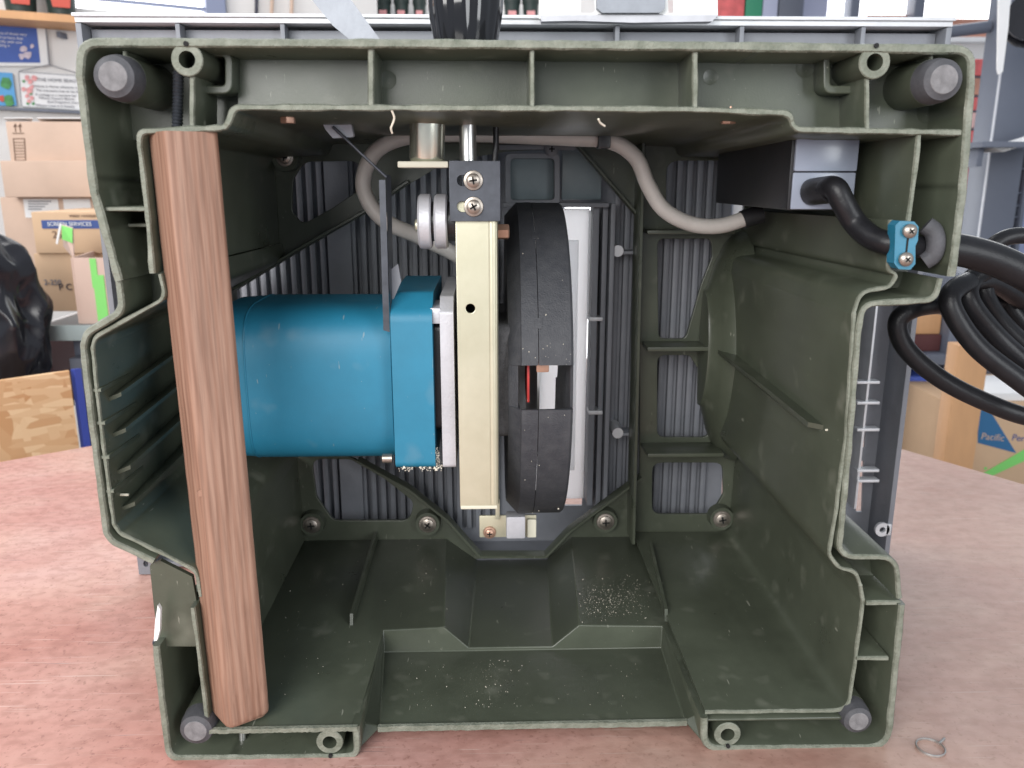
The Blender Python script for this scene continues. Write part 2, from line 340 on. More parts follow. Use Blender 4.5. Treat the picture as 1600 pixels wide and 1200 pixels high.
for x, y in ((-.9, .3), (.75, .35), (.1, 1.3), (.6, -.6), (-.9, -.6)):
    box('leg', (x-.045, y-.045, -.85), (x+.045, y+.045, -.05), wood('bench_leg_wood', (.3, .2, .12), (.36, .25, .15), (.42, .3, .2), (8, 8, 1), 6) if x == -.9 and y > 0 else bpy.data.materials['bench_leg_wood'], bench)

# ================================================================== TABLE SAW
saw = thing('table_saw', (0, .17, 0), 'dark olive plastic table saw lying on its side, open underside showing blue motor', 'table saw')
YF = .32                       # plane of the flange that carries the table
def bk(x, z): return (.02+(x-.02)*.975, .3+(z-.3)*.955)
housing = thing('housing', (0, .17, 0), None, None); housing.parent = saw; housing.location = (0, 0, 0)

OUT = [(126, 130), (127, 66), (640, 69), (1100, 74), (1518, 79), (1519, 130), (1504, 300), (1489, 428)]
outer_a = XZ([(185, 439), (146, 300), (124, 120), (126, 66), (640, 68), (1100, 72), (1519, 77), (1519, 130), (1505, 300), (1488, 432)])
ribbon('outer_wall', outer_a, .0058, 0, YF-.002, housing, bk, r=.022)
outer_b = XZ([(180, 440), (187, 488), (130, 522), (124, 545), (143, 700), (161, 838), (172, 852), (236, 882)])
ribbon('outer_wall', outer_b, .0050, .004, YF-.002, housing, bk, r=.012)
outer_c = XZ([(1474, 436), (1466, 470), (1352, 476), (1345, 520), (1331, 700), (1315, 862), (1330, 874), (1404, 874), (1409, 938)])
ribbon('outer_wall', outer_c, .0046, .003, YF-.002, housing, bk, r=.016)
outer_d = XZ([(1410, 945), (1388, 1169), (1100, 1171), (1101, 1122)])
ribbon('outer_wall', outer_d, .0056, 0, YF-.002, housing, lambda x, z: bk(x, z) if z > .05 else (bk(x, z)[0], z), r=.016)
outer_e = XZ([(556, 1136), (559, 1184), (263, 1187), (243, 1010)])
ribbon('outer_wall', outer_e, .0056, 0, YF-.002, housing, lambda x, z: bk(x, z) if z > .05 else (bk(x, z)[0], z), r=.010)
# inner wall
inner_a = XZ([(1511, 207), (1244, 202), (1238, 176), (1080, 170), (700, 168), (362, 167), (355, 190), (348, 199), (214, 205), (214, 230), (226, 330), (234, 428)])
ribbon('inner_wall', inner_a, .0042, .003, YF-.003, housing, bk, r=.008, jit=.0008)
inner_b = XZ([(243, 430), (252, 468), (140, 530), (136, 548), (152, 690), (170, 826), (180, 840), (250, 874), (302, 900), (308, 940)])
ribbon('inner_wall', inner_b, .0032, .007, YF-.003, housing, bk, r=.010)
inner_c = XZ([(299, 952), (310, 1030), (323, 1142)])
ribbon('inner_wall', inner_c, .0036, .002, YF-.003, housing, bk, r=.008)
inner_d = XZ([(1443, 210), (1434, 290), (1424, 356)])
ribbon('inner_wall', inner_d, .0036, .005, YF-.003, housing, bk, r=.008)
inner_e = XZ([(1398, 344), (1394, 424), (1408, 430), (1398, 450), (1350, 458), (1340, 492), (1328, 680), (1312, 800), (1300, 872), (1316, 893), (1342, 898), (1350, 920), (1354, 945), (1343, 1030), (1330, 1117), (1104, 1120)])
ribbon('inner_wall', inner_e, .0032, .005, YF-.003, housing, lambda x, z: bk(x, z), r=.012)
# solid web between the two walls at the lower left, one near panel
prism('web_panel', XZ([(234, 884), (250, 876), (300, 901), (307, 940), (300, 955), (316, 1010), (248, 1010), (240, 945)], .012), .012, .016, 'green', housing)
prism('web_panel', XZ([(1322, 880), (1402, 880), (1408, 942), (1356, 942), (1346, 905)], 0), .045, .048, 'green', housing)
prism('web_panel', XZ([(1410, 352), (1486, 352), (1464, 462), (1360, 470), (1408, 430)], .004), .05, .053, 'green', housing)
prism('web_panel', XZ([(186, 440), (236, 432), (250, 468), (144, 530)], .004), .05, .053, 'green', housing)
# channel panel along the top, its ribs and the deeper corner pockets
prism('channel_panel', XZ([(372, 86), (1480, 92), (1480, 212), (1244, 210), (1236, 182), (372, 176)], .045), .045, .048, 'green', housing)
prism('channel_panel', XZ([(182, 88), (374, 88), (374, 205), (246, 214), (186, 222)], .062), .062, .065, 'green', housing)
prism('column_panel', XZ([(186, 165), (250, 165), (256, 430), (216, 430)], .085), .085, .088, 'tablegrey', housing)
prism('column_panel', XZ([(1380, 214), (1446, 214), (1425, 420), (1370, 420)], .085), .085, .088, 'green', housing)
def vrib(px, y0, y1, w=.0042, Y0=.004, Y1=.05, z='green'):
    a = W(px, y0); b = W(px, y1); h = w/2
    ribbon('rib', [(a.x, a.z), (b.x, b.z)], w, Y0, Y1, housing, jit=.0004)
for px, y0, y1, w in ((578, 73, 166, .0044), (832, 75, 168, .0034), (1089, 77, 171, .0040), (1360, 120, 204, .0034)): vrib(px, y0, y1, w)
vrib(296, 116, 200, .0036); vrib(1466, 82, 96, .0026, .008); vrib(183, 76, 92, .0026, .010)
def hrib(px0, px1, py, w=.0036, Y0=.004, Y1=.06):
    a = W(px0, py); b = W(px1, py); ribbon('rib', [(a.x, a.z), (b.x, b.z)], w, Y0, Y1, housing, jit=.0004)
hrib(160, 222, 327, .0034, .004, .08); hrib(166, 226, 356, .0030, .03, .08); hrib(1342, 1392, 1034, .0036, .004, .1); hrib(1356, 1410, 946, .0040, .003, .1)
for y in (614, 666, 720, 774): hrib(128+(y-545)*.135, 142+(y-545)*.125, y, .0028, .007, .06)
for px, py, rp_ in ((606, 125, 14), (1258, 106, 15), (1446, 176, 15), (1110, 120, 12)):
    c = W(px, py, .045); sr = rp_*(c-CAM).dot(FW)/F; lathe('ejector_mark', [(sr, .0005), (sr*.995, -.00010), (sr*.97, -.00018), (sr*.93, -.0001)], c, (0, 1, 0), 'green', housing, 28)
# small moulded boxes in the channel
for x0, x1, m in ((304, 366, 'green'), (1282, 1342, 'green')):
    plate('moulded_pocket', [fillet(XZ([(x0, 84), (x1, 84), (x1, 146), (x0, 146)], .035), .006, True), fillet(XZ([(x0+6, 88), (x1-7, 88), (x1-7, 138), (x0+6, 138)], .035), .004, True)], .028, .018, m, housing, .001)
# floor of the housing: side floors, stepped middle recess and valley
def zf(Y): return .0265+.036*Y
YR = .134
def fp(px, py, Y): p = W(px, py, Y); return p
L0, R0 = W(556, 1136, 0).x, W(1104, 1120, 0).x
Lr, Rr = W(598, 985, YR).x, W(1036, 970, YR).x
xl0, xr0 = W(322, 1130).x, W(1332, 1118).x
xl1, xr1 = bk(xl0, 0)[0], bk(xr0, 0)[0]
Lb, Rb = W(588, 836, YF).x, W(1000, 840, YF).x
zm0, zm1, zv = .0125, .0075, .0105
va, vb, vc, vd = [W(x, 990, YR).x for x in (694, 732, 864, 905)]
wa, wb, wc, wd_ = [W(x, 860, YF).x for x in (698, 746, 854, 892)]
YL = .020
zr = zf(YR); zb = zf(YF)
V = [(xl0, .002, zf(0)), (L0, .002, zf(0)), (xl1, YF, zb), (Lb, YF, zb), (Lr, YR, zr),          # 0-4 left floor
     (R0, .002, zf(0)), (xr0, .002, zf(0)), (Rr, YR, zr), (Rb, YF, zb), (xr1, YF, zb),           # 5-9 right floor
     (L0+.016, YL, zm0), (R0-.012, YL, zm0), (Rr, YR+.001, zm1), (Lr, YR+.001, zm1),              # 10-13 middle floor
     (va, YR+.004, zr), (vb, YR+.002, zv), (vc, YR+.002, zv), (vd, YR+.004, zr),                  # 14-17 riser top
     (wa, YF, zb), (wb, YF, zv), (wc, YF, zv), (wd_, YF, zb), (Lr, YR+.004, zr), (Rr, YR+.004, zr),  # 18-23
     (L0, .002, .004), (R0, .002, .004), (L0+.004, YL, zm0+.004), (R0-.004, YL, zm0+.004)]
Fc = [(0, 1, 4, 3, 2), (5, 6, 9, 8, 7), (10, 11, 12, 13), (13, 12, 7, 17, 16, 15, 14, 4), (4, 14, 18, 3), (14, 15, 19, 18), (15, 16, 20, 19), (16, 17, 21, 20), (17, 7, 8, 21), (1, 26, 10, 13, 4), (24, 26, 1), (24, 10, 26), (5, 7, 12, 11, 27), (25, 5, 27), (25, 27, 11)]
fl = pyd('floor', V, Fc, 'green', housing, 25)
md = fl.modifiers.new('thickness', 'SOLIDIFY'); md.thickness = .003; md.offset = -1
md = fl.modifiers.new('bevel', 'BEVEL'); md.width = .0022; md.segments = 2; md.limit_method = 'ANGLE'; md.angle_limit = R(25)
# worn lip of the middle recess and of both foot boxes
def strip(name, a, b, w, h):
    a, b = Vector(a), Vector(b); n = 60; v = []; f = []
    for i in range(n+1):
        p = a.lerp(b, i/n); j = random.uniform(-1, 1)*.0005
        v += [(p.x, p.y+j, p.z+h/2), (p.x, p.y+w, p.z+h/2+.0003), (p.x, p.y+w, p.z-h/2), (p.x, p.y+j, p.z-h/2)]
    for i in range(n):
        for q in range(4): f.append((i*4+q, i*4+(q+1) % 4, i*4+4+(q+1) % 4, i*4+4+q))
    f += [(0, 1, 2, 3), (n*4+3, n*4+2, n*4+1, n*4)]
    return pyd(name, v, f, 'scuff', housing)
strip('floor_lip', (L0+.014, YL-.002, zm0-.0012), (R0-.010, YL-.002, zm0-.0012), .003, .0046)
strip('floor_lip', (xl0, -.0005, zf(0)-.001), (L0+.001, -.0005, zf(0)-.001), .003, .0036)
prism('foot_box_panel', [(xl0-.02, .006), (L0-.002, .006), (L0-.002, zf(0)-.004), (xl0-.02, zf(0)-.004)], .075, .078, 'green', housing)
prism('foot_box_panel', [(R0+.002, .006), (xr0+.028, .006), (xr0+.028, zf(0)-.004), (R0+.002, zf(0)-.004)], .075, .078, 'green', housing)
prism('foot_box_panel', XZ([(1358, 950), (1404, 950), (1384, 1150), (1336, 1130)], 0), .11, .113, 'green', housing)
# ribs standing on the floor
def floor_rib(a, b, h, w=.003):
    a, b = Vector(a), Vector(b); t = (b-a).normalized(); n = Vector((-t.y, t.x, 0))*w/2; hz = Vector((0, 0, h))
    a2 = a+t*.004
    v = [a-n, a+n, b+n, b-n, a2-n+hz, a2+n+hz, b+n+hz, b-n+hz]
    return pyd('floor_rib', v, [(0, 1, 2, 3), (4, 7, 6, 5), (0, 4, 5, 1), (1, 5, 6, 2), (2, 6, 7, 3), (3, 7, 4, 0)], 'green', housing)
p = WZ(549, 978, zf(.13)); floor_rib((p.x, p.y, zf(p.y)-.001), (Lb, YF, zb-.001), .011)
p = WZ(1041, 972, zf(.13)); floor_rib((p.x, p.y, zf(p.y)-.001), (Rb+.004, YF-.04, zb-.001), .012)
# flange plate with its openings
FO = [bk(*q) for q in XZ([(560, 1184), (263, 1187), (243, 1010), (236, 882), (161, 838), (124, 545), (187, 488), (146, 300), (126, 66), (1519, 77), (1488, 440), (1466, 468), (1352, 480), (1315, 862), (1404, 874), (1388, 1169)])]
FO = [(x, max(z, .004)) for x, z in FO]
def H(pts, r=.01): return fillet(XZ(pts, YF), r, True)
holes = [H([(366, 456), (470, 392), (575, 332), (640, 287), (700, 252), (790, 237), (902, 230), (1000, 345), (1000, 742), (890, 826), (852, 868), (750, 868), (700, 812), (640, 764), (560, 720), (500, 694), (366, 690)], .006),
         H([(455, 330), (457, 280), (475, 252), (566, 250), (564, 296), (520, 326), (472, 352)], .014),
         H([(486, 716), (548, 717), (602, 748), (648, 784), (640, 814), (520, 814), (494, 776)], .012),
         H([(1040, 250), (1140, 250), (1164, 276), (1164, 354), (1040, 354)], .014),
         H([(1026, 372), (1112, 372), (1114, 400), (1096, 446), (1072, 530), (1028, 530)], .008),
         H([(1026, 554), (1078, 554), (1110, 606), (1110, 684), (1026, 684)], .010),
         H([(1018, 722), (1130, 722), (1131, 772), (1112, 804), (1018, 804)], .012)]
flange = plate('flange_plate', [FO]+holes, YF, .0035, 'green', housing, .0006)
# raised edge along the middle opening
ed = XZ([(560, 716), (640, 760), (700, 808), (750, 864), (852, 864), (890, 824), (1000, 742)], YF)
ribbon('opening_edge', ed, .0035, YF-.012, YF+.003, housing, mats=('green', 'green'), jit=0, r=.004)
ed = XZ([(366, 452), (470, 388), (575, 328), (640, 283)], YF)
ribbon('opening_edge', ed, .0035, YF-.02, YF+.003, housing, mats=('green', 'green'), jit=0, r=.004)
ed = XZ([(880, 212), (905, 232), (1000, 342)], YF)
ribbon('opening_edge', ed, .0035, YF-.012, YF+.003, housing, mats=('green', 'green'), jit=0, r=.004)
# tall rib right of the opening and cross ribs to the right wall
a = W(1006, 205, YF-.035); b = W(990, 850, YF-.035)
ribbon('tall_rib', [(a.x, a.z), (b.x, b.z)], .0042, YF-.036, YF, housing, jit=0, mats=('green', 'green'))
xw = bk(W(1328, 680).x, .2)[0]
for py, fo, wdt in ((363, .03, .004), (546, .034, .0045), (712, .040, .004)):
    p = W(1012, py, YF-fo); box('cross_rib', (p.x, YF-fo, p.z-wdt/2), (xw, YF, p.z+wdt/2), 'green', housing, .0008)
zz = W(1300, 675, .03).z
zh = W(1012, 546, YF-.034).z; xf = W(1330, 660).x
def wx(Y): return xf+(bk(xf, .26)[0]-xf)*Y/YF
bm = bmesh.new(); pts = [(wx(YF), YF, zh), (wx(.29)-.016, .29, zh), (wx(.15)-.013, .15, (zh+zz)/2), (wx(.05)-.010, .05, zz), (wx(.04), .04, zz)]
ta = [bm.verts.new((x, y, z+.002)) for x, y, z in pts]; tb = [bm.verts.new((x, y, z-.002)) for x, y, z in pts]
bm.faces.new(ta); bm.faces.new(tb[::-1])
for i in range(5): bm.faces.new((ta[i], tb[i], tb[(i+1) % 5], ta[(i+1) % 5]))
bmobj('wall_rib', bm, 'green', housing, .0006)
# round pad moulded into the right wall
cz = W(1150, 560, .28).z
pad = lathe('wall_pad', [(.128, .012), (.124, .002), (.112, -.009), (.092, -.018), (.066, -.025), (.063, -.0285), (.060, -.0285), (.055, -.029), (.001, -.031)], (xw+.006, .312, cz+.004), (1, 0, 0), 'green', housing, 72)
bm = bmesh.new(); bm.from_mesh(pad.data); y_0 = wloc(pad).y
for v_ in bm.verts: v_.co.y = (YF+(v_.co.y+y_0-YF)*.5)-y_0
pl_ = Vector((0, YF-.002, 0))-wloc(pad); bmesh.ops.bisect_plane(bm, geom=bm.verts[:]+bm.edges[:]+bm.faces[:], plane_co=pl_, plane_no=(0, 1, 0), clear_outer=True); bm.to_mesh(pad.data); bm.free()
# louvre blades in the bulge of the left wall
for y0 in (600, 655, 712, 768):
    p = W(158+(y0-545)*.13, y0+20, .03); q = Vector((p.x+.012, .24, p.z+.022))
    a = Vector((p.x-.008, .02, p.z-.004)); t = (q-a).normalized()
    pyd('louvre', [a, a+Vector((.024, 0, .010)), q+Vector((.024, 0, .010)), q, a-Vector((0, 0, .003)), a+Vector((.024, 0, .007)), q+Vector((.024, 0, .007)), q-Vector((0, 0, .003))],
        [(0, 1, 2, 3), (4, 7, 6, 5), (0, 4, 5, 1), (1, 5, 6, 2), (2, 6, 7, 3), (3, 7, 4, 0)], 'green', housing)
# screw bosses and rubber feet
ring('screw_boss', 292, 93, .001, 25, 13, .06, 'green', housing); ring('screw_boss', 1367, 97, .001, 25, 13, .05, 'green', housing)
ring('screw_boss', 515, 1160, .0015, 21, 11, .07, 'green', housing); ring('screw_boss', 1137, 1148, .0015, 21, 11, .07, 'green', housing)
for px, py in ((290, 68), (1370, 71), (516, 1182), (1138, 1167)):
    c = W(px, py, -.0012); lathe('drain_hole', [(.0016, 0), (.0016, .002)], c, (0, 1, 0), 'dark', housing, 10)
def foot(px, py, r, Y, L_):
    c = W(px, py, Y)
    o = lathe('rubber_foot', [(r*.62, 0), (r*.64, .0004), (r*.90, .002), (r, .008), (r*1.02, .016)], c, (0, 1, 0), ['rubberface', 'rubber'], housing, 32, mis=[0, 1, 1, 1, 1])
    lathe('foot_post', [(r*1.03, .0162), (r*1.09, L_)], c, (0, 1, 0), 'green', housing, 32)
foot(176, 119, .0140, -.008, .07); foot(1476, 124, .0140, -.008, .055); foot(305, 1143, .0135, -.002, .085); foot(1342, 1128, .0122, -.003, .1)
def threaded(name, p, q, r):
    p, q = Vector(p), Vector(q); n = int((q-p).length/.0011); pr = []
    for i in range(n+1): pr += [(r if i % 2 else r*.8, (q-p).length*i/n)]
    return lathe(name, pr, p, (q-p), 'bluestrip', housing, 12)
threaded('threaded_rod', W(279, 112, .03), W(277, 200, .03), .0038); threaded('threaded_rod', W(240, 1004, .03), W(306, 1000, .03), .0030)
# broken pale tear on the left edge
prism('pale_tear', XZ([(247, 945), (251, 952), (250, 985), (246, 1000), (241, 1001), (243, 970)], -.0008), -.0016, .002, 'white', housing)
a = W(379, 1142, .02); b = W(379, 1163, .02); lathe('pin', [(.0028, 0), (.0028, (a-b).length)], a, (b-a), 'steel', housing, 12)
# flange screws
def screw(px, py, Y, rpx, parent, washer=True, m='screw', axis=(0, -1, 0), rot=0):
    c = W(px, py, Y); s = (c-CAM).dot(FW)/F; r_ = rpx*s; ax = Vector(axis).normalized()
    o = lathe('screw', [(r_, -.004), (r_, .0005), (r_*.95, .0012), (r_*.72, .0016), (r_*.70, .0030), (r_*.5, .0040), (r_*.2, .0044)] if washer else [(r_, -.004), (r_, .0014), (r_*.75, .0028), (r_*.3, .0034)], c, ax, m, parent, 24)
    top = .0044 if washer else .0036
    me = o.data; cen = o.location+(wloc(parent) if parent else Vector((0, 0, 0))); me.materials.append(M['dark']); bm = bmesh.new(); bm.from_mesh(me)
    Q = ax.to_track_quat('Z', 'Y').to_matrix()
    for q in (0, 90):
        vs = addbox(bm, (-r_*.40, -r_*.09, -.0012), (r_*.40, r_*.09, .0004))
        mt = Q @ Matrix.Rotation(R(q+rot), 3, 'Z')
        for v_ in vs:
            v_.co = mt @ v_.co+c+ax*(top-.0002)-cen
            for f_ in v_.link_faces: f_.material_index = 1
    bm.to_mesh(me); bm.free()
    return o
for px, py, rr in ((445, 246, 14), (487, 820, 14), (668, 819, 14), (946, 815, 14), (1128, 811, 14)):
    c = W(px, py, YF-.012); lathe('screw_seat', [(.0135, 0), (.0145, .012), (.004, .012), (.004, .001)], c, (0, 1, 0), 'green', housing, 24); screw(px, py, YF-.012, rr, housing, rot=random.uniform(0, 90))
for px, py, Y in ((1047, 217, YF-.004), (862, 233, YF-.006)):
    screw(px, py, Y, 11, housing, False, 'tablegrey')
for px, py in ((450, 186), (1138, 187)):
    p = W(px, py, .05); bm = bmesh.new(); bmesh.ops.create_cone(bm, cap_ends=True, segments=6, radius1=.0055, radius2=.0055, depth=.012)
    bmesh.ops.translate(bm, verts=bm.verts, vec=p+Vector((0, 0, .003))); bmobj('hex_bolt', bm, 'copper', housing, .0006)

# ------------------------------------------------------------------ the table (far side)
YT = YF+.006; YS = YF+.052
tx0, tx1 = W(116, 30, YT).x, W(1490, 30, YT).x; tz1 = W(800, 24, YT).z; tz0 = .004
tab = thing('table', (0, 0, 0), None, None); tab.parent = saw; tab.location = (0, YF-.17, .3)
def slot(x0, y0, x1, y1): return XZ([(x0, y0), (x1, y0), (x1-(y1-y0)*.035, y1), (x0-(y1-y0)*.035, y1)], YS)
plate('table_sheet', [[(tx0+.006, tz0+.004), (tx1-.006, tz0+.004), (tx1-.006, tz1-.004), (tx0+.006, tz1-.004)],
      slot(1146, 240, 1164, 820), slot(852, 320, 926, 790), slot(1350, 480, 1362, 600), slot(1345, 630, 1354, 700), slot(1340, 720, 1350, 800)], YS, .004, 'tablegrey', tab)
def skirt(name, lo, hi, m='tablegrey'): return box(name, lo, hi, m, tab, .001)
skirt('table_skirt', (tx0, YT, tz1-.0085), (tx1, YS+.006, tz1-.0005), 'tablelip')
skirt('edge_strip', (tx0-.001, YT-.004, tz1-.0035), (tx1+.001, YT-.0004, tz1), 'tablelip')
skirt('table_skirt', (tx0, YT, tz0), (tx0+.006, YS+.006, tz1-.009)); skirt('table_skirt', (tx1-.006, YT, tz0), (tx1, YS+.006, tz1-.009)); skirt('table_skirt', (tx0+.0062, YT, tz0), (tx1-.0062, YS+.006, tz0+.006))
skirt('table_underside_step', (tx0+.007, YT+.018, tz1-.045), (tx1-.007, YS-.001, tz1-.012))
for px in (277, 441, 965, 1160, 1350):
    p = W(px, 48, YT); o = box('table_rib', (p.x-.0022, YT+.001, tz1-.05), (p.x+.0022, YT+.017, tz1-.009), 'tablegrey', tab, .0004)
    lathe('rib_boss', [(.005, 0), (.0046, .014)], (p.x, YT-.001, tz1-.030), (0, 1, 0), 'tablelip', tab, 16)
# fine ribs cast on the underside
x = -.305; i = 0; proto = None
wide = {9: .012, 25: .020}
while x < .262:
    w = .0068
    if W(790, 500, YS).x < x < W(946, 500, YS).x: x += .0112; i += 1; continue
    if proto is None:
        proto = box('table_rib', (x-w/2, YS-.009, .03), (x+w/2, YS-.0005, .50), 'tablegrey', tab, .0026); z0 = wloc(proto)
    else: clone(proto, 'table_rib', (x, z0.y+random.uniform(-.001, .001), z0.z), tab)
    x += .0112; i += 1
for px in (524,):
    p = W(px, 350, YS-.034); box('table_web', (p.x-.013, YS-.016, .03), (p.x+.013, YS-.0095, .50), 'tablegrey', tab)
for py in (392, 676):
    p = W(965, py, YF+.012); lathe('round_pin', [(.0062, -.002), (.0065, .03)], p, (0, 1, 0), 'tablelip', tab, 20)
    q = W(965, py+3, YF+.014); box('table_rib', (q.x, YF+.014, q.z-.0018), (q.x+.025, YF+.036, q.z+.0018), 'tablegrey', tab)
# pieces seen on the right beside the housing
zlow = W(1380, 828, YT).z; xe = tx1-.006
c = W(1379, 828, YT-.002); lathe('lug', [(.0035, 0), (.0085, 0), (.0085, .004), (.0035, .004)], c, (0, 1, 0), 'tablelip', tab, 20, True)
box('lug_arm', (c.x+.004, YT-.002, c.z-.007), (xe+.004, YT+.0015, c.z+.007), 'tablelip', tab)
for py in (598, 630, 672, 736, 752):
    p = W(1345, py, YT+.012); box('table_rib', (p.x-.004, YT+.012, p.z-.0016), (p.x+.022, YT+.024, p.z+.0016), 'tablelip', tab, .0004)
p = W(1362, 500, YT+.02); box('table_rib', (p.x, YT+.014, .06), (p.x+.003, YT+.044, .36), 'tablelip', tab)
# bracket lug at the lower left corner
p = W(230, 892, YF); plate('corner_lug', [[(p.x-.007, .001), (p.x+.012, .001), (p.x+.012, .026), (p.x-.007, .026)], [(p.x+.002+.003*math.cos(t*.7854), .014+.004*math.sin(t*.7854)) for t in range(8)]], YF-.006, .005, 'tablegrey', tab)
# insert plate seen behind the guard, and the trays around it
a = W(878, 326, YS-.012); b = W(918, 782, YS-.012)
box('insert_plate', (a.x-.055, YS-.006, b.z), (W(918, 500, YS-.006).x, YS-.003, a.z), 'insert', tab)
p0 = W(899, 375, YS-.008); p1 = W(893, 735, YS-.008)
bm = bmesh.new(); addbox(bm, (p0.x-.008, YS-.0085, p1.z), (p0.x+.004, YS-.0058, p0.z)); bmobj('insert_ridge', bm, 'insert', tab, .0012, 3)
for x0, x1, y0, y1, Y, m in ((922, 931, 322, 790, YF+.012, 'tablegrey'), (936, 944, 322, 800, YF+.016, 'tablegrey'), (948, 955, 318, 800, YF+.004, 'tablegrey'), (921, 926, 330, 500, YF+.03, 'tablelip')):
    pxbox('rail', x0, y0, x1, y1, Y, .03, m, tab)
for py in (499, 645): pxbox('rail_stop', 920, py-3, 942, py+3, YF+.01, .02, 'tablelip', tab)
def tray(x0, y0, x1, y1, Y, d, wpx, m, mf):
    plate('tray_rim', [fillet(XZ([(x0, y0), (x1, y0), (x1, y1), (x0, y1)], Y), .006, True), fillet(XZ([(x0+wpx, y0+wpx), (x1-wpx, y0+wpx), (x1-wpx, y1-wpx), (x0+wpx, y1-wpx)], Y), .005, True)], Y, d, m, tab, .0004)
    pxbox('tray_floor', x0+3, y0+3, x1-3, y1-3, Y+d-.002, .002, mf, tab)
tray(790, 240, 874, 320, YF-.002, .016, 7, 'tablegrey', 'pot')
pxbox('tray_floor', 878, 236, 940, 312, YF+.016, .003, 'pot', tab)
pxbox('tray_rim', 786, 317, 952, 324, YF-.004, .02, 'tablegrey', tab); pxbox('tray_rim', 780, 226, 900, 234, YF-.004, .02, 'tablegrey', tab)
pxbox('bright_stop', 836, 319, 852, 328, YF-.010, .005, 'tablelip', tab)
# clamp of the fence on the table edge, on top
Yc = YT-.010
plate('fence_clamp', [XZ([(843, -60), (1120, -60), (1121, 26), (1040, 29), (1036, 22), (934, 22), (930, 28), (843, 29)], Yc), XZ([(907, -12), (929, -12), (931, 18), (926, 21), (907, 21)], Yc), XZ([(1042, -12), (1053, -12), (1053, 21), (1044, 21)], Yc)], Yc, .003, 'white', tab, .0004)
a = XZ([(931, -50), (1040, -50), (1038, 14), (1030, 21), (940, 21), (932, 14)], Yc-.004); prism('clamp_hook', a, Yc-.008, Yc-.0004, 'greymet', tab, .002)
prism('clamp_lip', XZ([(844, 24), (1121, 24), (1112, 34), (990, 36), (900, 33), (846, 34)], Yc), Yc-.002, Yc+.016, 'alu', tab, .001)

# ------------------------------------------------------------------ drive: motor, arbor carriage, guard
mc = W(490, 585, .165); mr = .0680
def sq(a, h): a += math.pi/4; return (abs(math.cos(a))**4.2+abs(math.sin(a))**4.2)**(-1/4.2)
def ml(x0, prof): return prof
x0 = W(335, 585, .12).x; x1 = W(618, 585, .105).x
motor = lathe('motor_housing', [(.040, x0-.012), (.054, x0-.010), (.058, x0-.002), (mr*.97, x0+.004), (mr, x0+.035), (mr, x1-.012), (mr*.985, x1-.004), (mr*.9, x1)], (0, .176, mc.z-.001), (1, 0, 0), 'blue', saw, 72,
              mod=sq)
xa, xb = W(613, 590, .096).x, W(677, 590, .096).x
def rrect(cy, cz, hy, hz, r_):
    return fillet([(cy-hy, cz-hz), (cy+hy, cz-hz), (cy+hy, cz+hz), (cy-hy, cz+hz)], r_, True, 6)
def xprism(name, poly, x0, x1, m, parent, bevel=.002, seg=3):
    bm = bmesh.new(); a = [bm.verts.new((x0, y, z)) for y, z in poly]; b = [bm.verts.new((x1, y, z)) for y, z in poly]; n = len(poly)
    bm.faces.new(a); bm.faces.new(b[::-1])
    for i in range(n): bm.faces.new((a[i], b[i], b[(i+1) % n], a[(i+1) % n]))
    return bmobj(name, bm, m, parent, bevel, seg)
zt, zbm = W(645, 486, .096).z, W(645, 733, .096).z; zc = (zt+zbm)/2; hz = (zt-zbm)/2
chf = [(.096, zc-hz+.004), (.100, zc-hz), (.25, zc-hz), (.25, zc+hz+.012), (.122, zc+hz+.012), (.096, zc+hz-.002)]
arc_seam = lathe('seam', [(mr*1.0, x0+.0285), (mr*1.004, x0+.029), (mr*1.004, x0+.0297), (mr*1.0, x0+.030)], (0, .176, mc.z-.001), (1, 0, 0), 'blue', saw, 72, mod=sq)
mcap = xprism('motor_cap', fillet(chf, .013, True), xa, xb, 'blue', saw, .0012)
xg = W(710, 590, .10).x
gear = xprism('gear_plate', fillet([(.100, zc-hz-.001), (.25, zc-hz-.001), (.25, zc+hz+.01), (.112, zc+hz+.01), (.100, zc+hz-.002)], .004, True), xg-.011, xg, 'alu', saw, .0012)
xprism('gear_neck', fillet([(.112, zc-hz+.028), (.25, zc-hz+.028), (.25, zc+hz-.01), (.112, zc+hz-.012)], .008, True), xb-.002, xg-.009, 'black', saw, .001)
p = W(692, 492, .104); box('casting_lug', (xb-.002, .101, p.z-.007), (xg-.010, .15, p.z+.006), 'alu', saw, .0015)
lathe('cap_screw', [(.004, 0), (.004, .008), (.002, .009)], W(613, 716, .10), (-1, 0, 0), 'screw', saw, 14)
# sawdust clinging below the cap
def crumbs(name, n, fn, smin, smax, parent=None, m='sawdust'):
    v = []; f = []
    for _ in range(n):
        p = Vector(fn()); s = smin+(smax-smin)*random.random()**2.6; b = len(v)
        for d in ((1, 0, -.5), (-.6, .8, -.5), (-.6, -.8, -.5), (0, 0, .9)): v.append(p+Vector(d)*s*random.uniform(.5, 1.3))
        f += [(b, b+2, b+1), (b, b+1, b+3), (b+1, b+2, b+3), (b+2, b, b+3)]
    return tag(pyd(name, v, f, m, parent, 10), kind='stuff')
crumbs('clinging_sawdust', 130, lambda: (random.uniform(xa, xb+.006), random.uniform(.097, .115), zc-hz-random.uniform(-.001, .0035)*1), .0006, .0016, saw)
crumbs('clinging_sawdust', 60, lambda: (xb+random.uniform(0, .003), random.uniform(.097, .11), zc-hz+random.uniform(-.001, .016)), .0005, .0012, saw)
